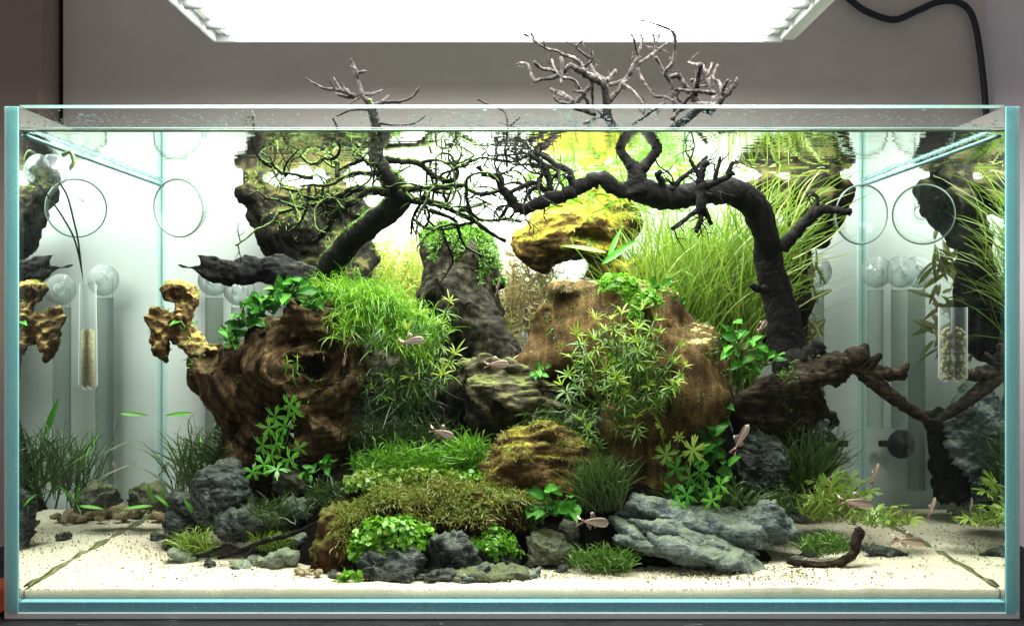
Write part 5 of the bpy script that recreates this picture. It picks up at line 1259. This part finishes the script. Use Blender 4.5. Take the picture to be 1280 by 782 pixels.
clump('low_plant', 'tangled bright green leaves at the base of the hand shaped leaves', 'aquatic plant', merge(tuft(260, 1040, 640, .18, 40, 14, .02, 34, 2.4, ds=(.8, .4, .2)), tuft(120, 1100, 652, .165, 40, 8, .02, 24, 2.2, ds=(.9, .4, .15))), 'carpet')

# --- olive stem plant at the back right, seen mirrored in the side glass
ol = []
rg = np.random.default_rng(3)
for k in range(110):
    a, b = rg.uniform(962, 1020), rg.uniform(300, 440); an = rg.uniform(-1.2, 1.2)+(PI if rg.random() < .35 else 0)
    ol.append((a, b, .385, a+30*math.sin(an), b-30*math.cos(an)*.9, .385+rg.uniform(-.03, .03)))
lances('olive and brown lance leaves on stems behind the leaning trunk', ol, 5, LANCEO, name='olive_stem_plant')

# --- cushions of small round leaves
def cushion(label, domes, size, seed, mat='round'):
    rg = np.random.default_rng(seed); PT, NN = [], []
    for (px, py, y, rx, ry, rz, n) in domes:
        v = unit(rg.normal(size=(n, 3))); v[:, 2] = np.abs(v[:, 2])-.15*rg.random(n); v[:, 1] = np.where(rg.random(n) < .75, -np.abs(v[:, 1]), v[:, 1])
        v = unit(v); k = rg.uniform(.82, 1.08, (n, 1))
        k = k*(1+.22*vnoise(v*3+seed))[:, None]
        PT.append(P(px, py, y)+v*k*np.array([S(rx, y), S(rz, y), S(ry, y)])); NN.append(unit(v+np.array([0, -.2, .5])))
    return clump('round_leaf_plant', label, 'aquatic plant', scatter(np.concatenate(PT), np.concatenate(NN), S(size, .1), .95, seed, 0, .55), mat, 'leaves')
cushion('bright round leaved cushion over the dark blue rock before the log', [(490, 682, .075, 44, 38, 32, 620), (460, 692, .07, 22, 30, 22, 260), (530, 668, .085, 12, 10, 10, 50)], 8, 1)
cushion('small bright leaf cushion on the broken grey rock', [(612, 686, .095, 34, 27, 26, 420), (640, 690, .09, 10, 14, 12, 60)], 7, 2)
cushion('lime round leaves growing along the top of the driftwood boulder', [(775, 362, .165, 30, 16, 14, 260), (805, 378, .16, 26, 16, 12, 170), (770, 352, .19, 18, 9, 14, 110), (795, 400, .155, 10, 22, 6, 60)], 7, 3)
cushion('few yellow green leaflets on sand at the foot of the leaf cushion', [(440, 722, .045, 14, 9, 6, 26), (424, 728, .045, 8, 8, 5, 10)], 9, 4)
cushion('bright round leaves in the clearing beside the streaky hump', [(585, 606, .14, 26, 16, 16, 240), (470, 610, .14, 36, 10, 14, 160)], 7, 5)
cushion('tiny green seedling alone on the sand', [(232, 664, .22, 12, 6, 8, 30)], 7, 6)
# --- moss: leaflets growing out of the wood
def on_surface(key, n, size, test, seed, parent, mat='moss', lift=.0005, tilt=.8, aspect=.5):
    V, Q = SURF[key]; N = vnormals(V, Q); rg = np.random.default_rng(seed)
    pxs = 640+V[:, 0]*F/(D0+V[:, 1]); pys = 391-(V[:, 2]-ZC)*F/(D0+V[:, 1])
    ok = np.where(test(pxs, pys, N, V))[0]
    if not len(ok): return
    i = rg.choice(ok, n); p = V[i]+rg.normal(size=(n, 3))*.0008
    v, q, a = scatter(p, N[i]+np.array([0, 0, .3]), size, aspect, seed, lift, tilt)
    part('moss', v, q, M[mat], parent, True, a, True)

on_surface('ltrunk', 1800, S(3.2, .2), lambda x, y, N, V: (N[:, 2] > .25) & (V[:, 2] < ZW-.004) & (vnoise(V*60) > -.25), 2, tl)
on_surface('big', 500, S(6, .2), lambda x, y, N, V: (N[:, 2] > .55) & (y < 372) & (x > 745), 3, big, 'round')
def fuzz(key, n, L, test, seed, parent, mat, W=1.1):
    V, Q = SURF[key]; N = vnormals(V, Q); rg = np.random.default_rng(seed)
    pxs = 640+V[:, 0]*F/(D0+V[:, 1]); pys = 391-(V[:, 2]-ZC)*F/(D0+V[:, 1])
    ok = np.where(test(pxs, pys, N, V))[0]; i = rg.choice(ok, n)
    v, q, a = blades(V[i]-N[i]*.0005, N[i]+rg.normal(size=(n, 3))*.6, rg.uniform(.4, 1.2, n)*L, S(W, .12), nv(n, (.3, -.3, -.8), (.5, .4, .5)), 4, .4)
    part('moss', v, q, M[mat], parent, True, a, True)
fuzz('log', 7000, S(13, .11), lambda x, y, N, V: (N[:, 2] > -.15) & (x > 420+6*np.sin(y)), 1, flog, 'fuzz')
fuzz('log', 3200, S(8, .11), lambda x, y, N, V: (N[:, 2] > .35) & (x > 430), 2, flog, 'moss')
fuzz('post', 6000, S(7, .28), lambda x, y, N, V: ((y < 312+14*np.sin(x*.2)) | ((x > 598) & (y < 356))) & (N[:, 2] > -.5) & (vnoise(V*70) > -.5), 21, mid, 'moss', 1.6)
fuzz('post', 1500, S(8, .28), lambda x, y, N, V: (y < 300) & (N[:, 2] > .1), 22, mid, 'lime', 1.5)
fuzz('arch', 2200, S(7, .35), lambda x, y, N, V: (N[:, 2] > .15) & (vnoise(V*40+1) > -.15), 23, arch, 'feather', 1.4)
fuzz('arch', 900, S(8, .35), lambda x, y, N, V: (N[:, 2] > .3) & (vnoise(V*40+7) > .05), 24, arch, 'lime', 1.4)
fuzz('knob', 350, S(7, .22), lambda x, y, N, V: (N[:, 2] > .1) & (vnoise(V*60+3) > .1), 25, stump, 'feather', 1.3)
fuzz('hump', 1500, S(8, .11), lambda x, y, N, V: (N[:, 2] > .2) & (vnoise(V*45) > -.1), 3, hump, 'fuzz')
fuzz('hump', 700, S(8, .11), lambda x, y, N, V: (N[:, 2] > .4) & (vnoise(V*45+5) > .1), 4, hump, 'moss')
fuzz('stump', 900, S(8, .18), lambda x, y, N, V: (N[:, 2] > .2) & (vnoise(V*40+2) > .1), 5, stump, 'moss')
fuzz('big', 900, S(8, .18), lambda x, y, N, V: (N[:, 2] > -.1) & (vnoise(V*40+4) > .25), 6, big, 'moss')
fuzz('greylog', 500, S(7, .18), lambda x, y, N, V: (N[:, 2] > .2) & (vnoise(V*50+4) > .15), 7, mid, 'moss') if False else None
fuzz('root', 700, S(8, .2), lambda x, y, N, V: (N[:, 2] > .1) & (x < 1020) & (vnoise(V*45+4) > .1), 8, root, 'moss')
fuzz('block', 900, S(9, .38), lambda x, y, N, V: (N[:, 2] > .15) & (vnoise(V*40+4) > .0), 9, blk, 'moss')

# ================================================================ fish
m, t, out = nt('fish_skin')
g = N_(t, 'ShaderNodeNewGeometry'); tc = N_(t, 'ShaderNodeTexCoord'); sx = N_(t, 'ShaderNodeSeparateXYZ'); t.links.new(tc.outputs['Object'], sx.inputs[0])
c = ramp(t, mathn(t, 'ADD', mathn(t, 'MULTIPLY', sx.outputs[2], 2.2), .5), [(.1, (.62, .54, .48, 1)), (.40, (.44, .32, .26, 1)), (.5, (.62, .52, .46, 1)), (.62, (.24, .16, .12, 1)), (.85, (.10, .07, .05, 1))])
c = mix(t, ramp(t, noise(t, tc.outputs['Object'], 38, 2), [(.5, (0, 0, 0, 1)), (.75, (.6, .6, .6, 1))]), c, (.50, .36, .30, 1))
p = N_(t, 'ShaderNodeBsdfPrincipled'); p.inputs['Roughness'].default_value = .3; p.inputs['Specular IOR Level'].default_value = .8; p.inputs['Metallic'].default_value = .25
t.links.new(c, p.inputs['Base Color'])
ft = N_(t, 'ShaderNodeBsdfTransparent'); fm = N_(t, 'ShaderNodeMixShader'); fm.inputs[0].default_value = .8
t.links.new(ft.outputs[0], fm.inputs[1]); t.links.new(p.outputs[0], fm.inputs[2]); t.links.new(fm.outputs[0], out.inputs[0]); M['fish'] = m
M['fin'] = clearglass('fish_fin', (.85, .72, .66, 1), (.42, .24, .18, 1), .2, .9, .7, .35, .2)
M['finw'] = plain('white_fin_tip', (.80, .84, .90, 1), .4)
M['eye'] = plain('fish_eye', (.01, .01, .012, 1), .15, .6); M['eyering'] = plain('fish_eye_ring', (.6, .55, .5, 1), .3)
def fish_body():
    n, k = 16, 12; V = []
    for i in range(n):
        t_ = i/(n-1); x = .5-t_*.80
        hh = 0.165*(math.sin(PI*min(1, t_**.62*1.0))**.75)*(1-.15*t_)+.025 if 0 < t_ < 1 else .006 if t_ == 0 else .028
        wd = hh*.48
        zc = .012*math.sin(PI*t_)
        for j in range(k):
            a = 2*PI*j/k; V.append((x, wd*math.cos(a), zc+hh*math.sin(a)))
    V = np.array(V); i = np.arange(n-1)[:, None]*k; j = np.arange(k)[None]
    Q = np.stack([i+j, i+(j+1) % k, i+k+(j+1) % k, i+k+j], -1).reshape(-1, 4)
    return V, Q
def fin(pts, th=.006):
    P2 = np.array(pts); n = len(P2)
    V = np.concatenate([np.stack([P2[:, 0], np.full(n, s*th), P2[:, 1]], 1) for s in (-1, 1)])
    c = np.array([[0, 0, 0]]); ctr = [P2[:, 0].mean(), 0, P2[:, 1].mean()]
    V = np.vstack([V, [[ctr[0], -th, ctr[2]], [ctr[0], th, ctr[2]]]])
    j = np.arange(n); j2 = (j+1) % n
    return V, [np.stack([j, j2, n+j2, n+j], 1), np.concatenate([np.stack([np.full(n, 2*n), j2, j], 1), np.stack([np.full(n, 2*n+1), n+j, n+j2], 1)])]
FB = mesh('fish_body', *fish_body(), M['fish'])
TF = mesh('tail_fin', *fin([(-.27, .03), (-.42, .12), (-.58, .21), (-.54, .08), (-.45, .0), (-.54, -.08), (-.58, -.21), (-.42, -.12), (-.27, -.03)], .004), M['fin'])
DF = mesh('dorsal_fin', *fin([(.10, .14), (.0, .33), (-.12, .30), (-.12, .12)], .004), M['fin'])
DT = mesh('fin_tip', *fin([(.0, .33), (-.04, .37), (-.12, .33), (-.10, .28)], .0055), M['finw'])
AF = mesh('anal_fin', *fin([(-.02, -.13), (-.10, -.29), (-.22, -.15), (-.25, -.05)], .004), M['fin'])
PF = mesh('pelvic_fin', *fin([(.12, -.15), (.05, -.24), (.03, -.15)], .004), M['fin'])
V, Q = lathe([(.0001, .0), (.02, .004), (.028, .012), (.0001, .02)], (0, 0, 0), (0, 1, 0), 10); EY = mesh('eye', V, Q, M['eye'])
V, Q = lathe([(.0001, .0), (.036, .004), (.046, .011), (.0001, .02)], (0, 0, 0), (0, 1, 0), 12); ER = mesh('eye_ring', V, Q, M['eyering'])
FISH = [((515, 426, .12), 34, (1, -.2, .12), 'pink silver fish swimming level in front of the hair grass'),
 ((431, 449, .11), 26, (-.25, .75, -.55), 'pink silver fish turned away before the hollow stump'),
 ((621, 455, .13), 32, (1, -.2, .05), 'pink silver fish hovering over the grey green log'),
 ((544, 496, .15), 24, (.05, -.6, .9), 'small fish seen head on below the whorled lime plant'),
 ((553, 541, .12), 34, (.9, -.2, -.3), 'fish with white fin tip above the carpet grass'),
 ((742, 652, .07), 40, (1, -.15, -.05), 'brownish fish beside the dark rosette of leaves'),
 ((926, 548, .11), 44, (.42, -.25, .85), 'pale slender fish rising past the mottled dark rock'),
 ((1070, 628, .11), 44, (1, -.2, -.12), 'pink fish with spread fins over the hand shaped leaves'),
 ((1136, 676, .10), 40, (1, -.15, -.1), 'pink fish low over the bare sand beside the narrow flat stone'),
 ((1094, 592, .14), 34, (.12, -.5, .85), 'pale fish pointing upwards above the hand shaped leaves'),
 ((1165, 634, .13), 34, (.1, -.5, .85), 'pale fish pointing upwards near the side glass'),
 ((205, 585, .345), 24, (.5, .6, .75), 'small pinkish fish by the rear corner seam'),
 ((622, 360, .21), 26, (.2, -.5, .8), 'small pinkish fish right of the moss capped post'),
 ((953, 408, .14), 28, (.5, .6, .4), 'pink fish in front of the tall grass by the leaning trunk')]
for (c, L, d, lab) in FISH:
    loc = P(*c); t_ = thing('fish', lab, 'fish', loc, 'shoal of pink silver fish')
    d = Vector(d).normalized(); up = Vector((0, 0, 1)); y_ = up.cross(d)
    if y_.length < .05: y_ = Vector((0, 1, 0))
    y_.normalize(); z_ = d.cross(y_)
    R = Matrix((d, y_, z_)).transposed(); s = S(L, c[2])*.95; sl = .62 if abs(d.z) > .6 else .9
    t_.matrix_world = Matrix.Translation(Vector(loc)) @ R.to_4x4() @ Matrix.Diagonal((s, s*sl, s*sl, 1))
    for nm, me in (('body', FB), ('tail_fin', TF), ('dorsal_fin', DF), ('anal_fin', AF), ('pelvic_fin', PF)):
        o = bpy.data.objects.new(nm, me); COL.objects.link(o); o.parent = t_
        if nm == 'dorsal_fin':
            k = bpy.data.objects.new('fin_tip', DT); COL.objects.link(k); k.parent = o
    for sg in (-1, 1):
        o = bpy.data.objects.new('eye_ring', ER); COL.objects.link(o); o.parent = t_; o.location = (.40, .036*sg-(.02 if sg < 0 else 0), .03)
        o = bpy.data.objects.new('eye', EY); COL.objects.link(o); o.parent = t_; o.location = (.40, .040*sg-(.02 if sg < 0 else 0), .03)

# ================================================================ equipment
M['lily'] = clearglass('lily_pipe_glass', (.97, .99, .98, 1), (.28, .40, .36, 1), .45, .96, .8, .04, .3)
M['hose'] = clearglass('misted_tube', (.80, .84, .81, 1), (.30, .36, .32, 1), .2, .9, .6, .28, .1)
M['cup'] = clearglass('clear_suction_cup', (.92, .95, .95, 1), (.62, .70, .68, 1), .15, .9, .8, .14, .3)
M['milk'] = clearglass('milky_suction_cup', (.85, .9, .92, 1), (.28, .34, .37, 1), .2, .9, .9, .55, .2)
M['bead'] = plain('green_brown_beads', (.30, .26, .10, 1), .5, .3, 200, .6)
def lily(label, px, py, y, rpx, ax, tubeto):
    c = P(px, py, y); R = S(rpx, y); t_ = thing('lily_pipe', label, 'lily pipe', c)
    prof = [(R*.985, -.0015), (R, 0), (R*1.0, .004), (R*.86, .016), (R*.55, .028), (R*.32, .038), (R*.25, .05)]
    V, Q = lathe(prof, c, ax, 40); part('outlet_bowl', V, Q, M['lily'], t_)
    th = np.arange(41)*2*PI/40; a = np.array(ax, float)/np.linalg.norm(ax)
    u = np.cross(a, [0.13, .95, .2]); u /= np.linalg.norm(u); v = np.cross(a, u)
    ring = [c+R*(math.cos(q)*u+math.sin(q)*v) for q in th]
    V, Q = tube(ring, [S(1.1, y)]*41, 6, 0, 1, 1, False); part('rim', V, Q, plain('glass_rim', (.16, .24, .20, 1), .2, .5), t_)
    e = c+a*.05
    V, Q = tube([e, e+a*.02+np.array([0, 0, .005]), e+a*.035+np.array([0, 0, .03]), e+a*.035+np.array([0, 0, .10])], [R*.25]*4, 12, 0, 1, 6, False); part('tube', V, Q, M['lily'], t_)
lily('round glass outlet pipe by the rear left corner seam', 223, 260, .30, 36, (.35, 1, .12), None)
lily('round glass outlet pipe by the right corner behind the dark stub', 1077, 268, .315, 37, (-.3, 1, .1), None)
def hose(label, px, top, y, bot=612, r=11):
    t_ = thing('intake_pipe', label, 'pipe', P(px, bot, y))
    V, Q = lathe([(S(r, y), 0), (S(r, y), P(px, top, y)[2]-P(px, bot, y)[2])], P(px, bot, y), (0, 0, 1), 20); part('tube', V, Q, M['hose'], t_)
    V, Q = lathe([(S(r*.94, y), 0), (S(r*.94, y), S(26, y))], P(px, top+2, y), (0, 0, 1), 20); part('neck', V, Q, M['lily'], t_)
    for (r_, q) in ((20, 0), (8, .002)):
        V, Q = lathe([(S(r_, y)*.02, -.0005), (S(r_, y), 0), (S(r_, y)*.9, .002), (S(3, y), .006)], P(px, top-22, y)-np.array([0, .004+q*3, 0]), (0, 1, 0), 26); part('suction_cup', V, Q, M['cup'], t_)
hose('misted vertical intake tube behind the pale knotty root', 268, 372, .425)
hose('misted vertical intake tube hidden behind the broad leaf plant', 300, 384, .39)
hose('misted vertical tube on the rear glass right of the leaning trunk', 1019, 362, .42)
hose('misted vertical tube beside the right corner seam', 1094, 362, .335, 535, 10)
# thermometer on the left glass
th_ = thing('thermometer', 'glass thermometer tube hanging by a wire from a milky suction cup', 'thermometer', P(114, 488, .173))
V, Q = lathe([(S(.5, .15), 0), (S(5.5, .15), .002), (S(8, .15), .006), (S(8, .15), .095), (S(8, .15), .11)], P(114, 488, .173), (-.012, 0, 1), 20); part('tube', V, Q, M['cup'], th_)
V, Q = lathe([(S(.5, .15), .003), (S(5, .15), .007), (S(5, .15), .062), (S(.5, .15), .064)], P(114, 488, .173), (-.012, 0, 1), 14); part('scale_card', V, Q, plain('olive_card', (.34, .30, .14, 1), .6, .2, 500, .6), th_)
for k in range(12):
    c = P(114, 478-k*6, .173); V, Q = lathe([(S(8.3, .15), 0), (S(8.3, .15), .0007)], c, (0, 0, 1), 16); part('scale_mark', V, Q, plain('tick', (.75, .78, .7, 1)) if k == 0 else M['tick'], th_) if False else part('scale_mark', V, Q, M['cup'], th_)
V, Q = tube([P(72, 225, .062), P(84, 245, .09), P(92, 275, .12), P(99, 310, .145), P(107, 395, .173)], [S(1.3, .1)]*5, 6, 0, 1, 5); part('wire', V, Q, M['cable'], th_)
cp_ = P(71, 213, .06)
V, Q = lathe([(S(20, .085), 0), (S(20, .085), .001), (S(15, .085), .004), (S(6, .085), .007), (S(4, .085), .012), (S(.2, .085), .0125)], cp_-np.array([.004, 0, 0]), (.25, -1, 0), 26); part('suction_cup', V, Q, M['milk'], th_)
V, Q = tube([P(78, 194, .07), P(88, 190, .07), P(92, 203, .07), P(86, 212, .07)], [S(2.5, .085)]*4, 8, 0, 1, 4); part('clip', V, Q, plain('green_clip', (.16, .24, .10, 1), .3), th_)
# bead filled tube on the right glass
bt = thing('bead_tube', 'glass test tube half filled with brown beads on the side glass', 'glass tube', P(1183, 478, .1256))
V, Q = lathe([(S(.5, .115), 0), (S(7, .115), .0015), (S(10, .115), .005), (S(10, .115), .075)], P(1183, 478, .1256), (0, 0, 1), 20); part('tube', V, Q, M['cup'], bt)
rg = np.random.default_rng(9)
V, Q = lathe([(.0001, -1), (.7, -.7), (1, 0), (.7, .7), (.0001, 1)], (0, 0, 0), (0, 0, 1), 8); BD = mesh('bead', V*S(3.2, .115), Q, M['bead'])
for k in range(70):
    a = rg.uniform(0, 2*PI); r_ = S(6.2, .115)*math.sqrt(rg.random()); z = .004+.050*k/70
    o = obj('bead', BD, bt, (r_*math.cos(a), r_*math.sin(a), z))
# black round suction cups at the back
bk = thing('black_suction_cup', 'round black suction cup on the rear glass right of the fine grass', 'suction cup', P(1030, 555, .425))
V, Q = lathe([(S(2, .42), 0), (S(18, .42), .0005), (S(17, .42), .003), (S(8, .42), .006), (S(5, .42), .014), (S(.2, .42), .0141)], P(1030, 555, .434), (0, -1, 0), 28); part('disc', V, Q, M['black'], bk)
V, Q = bevel_box(*sorted((P(1044, 0, .43)[0], P(1060, 0, .43)[0])), .428, .434, P(0, 558, .43)[2], P(0, 550, .43)[2], .001); part('tab', V, Q, M['black'], bk, False)
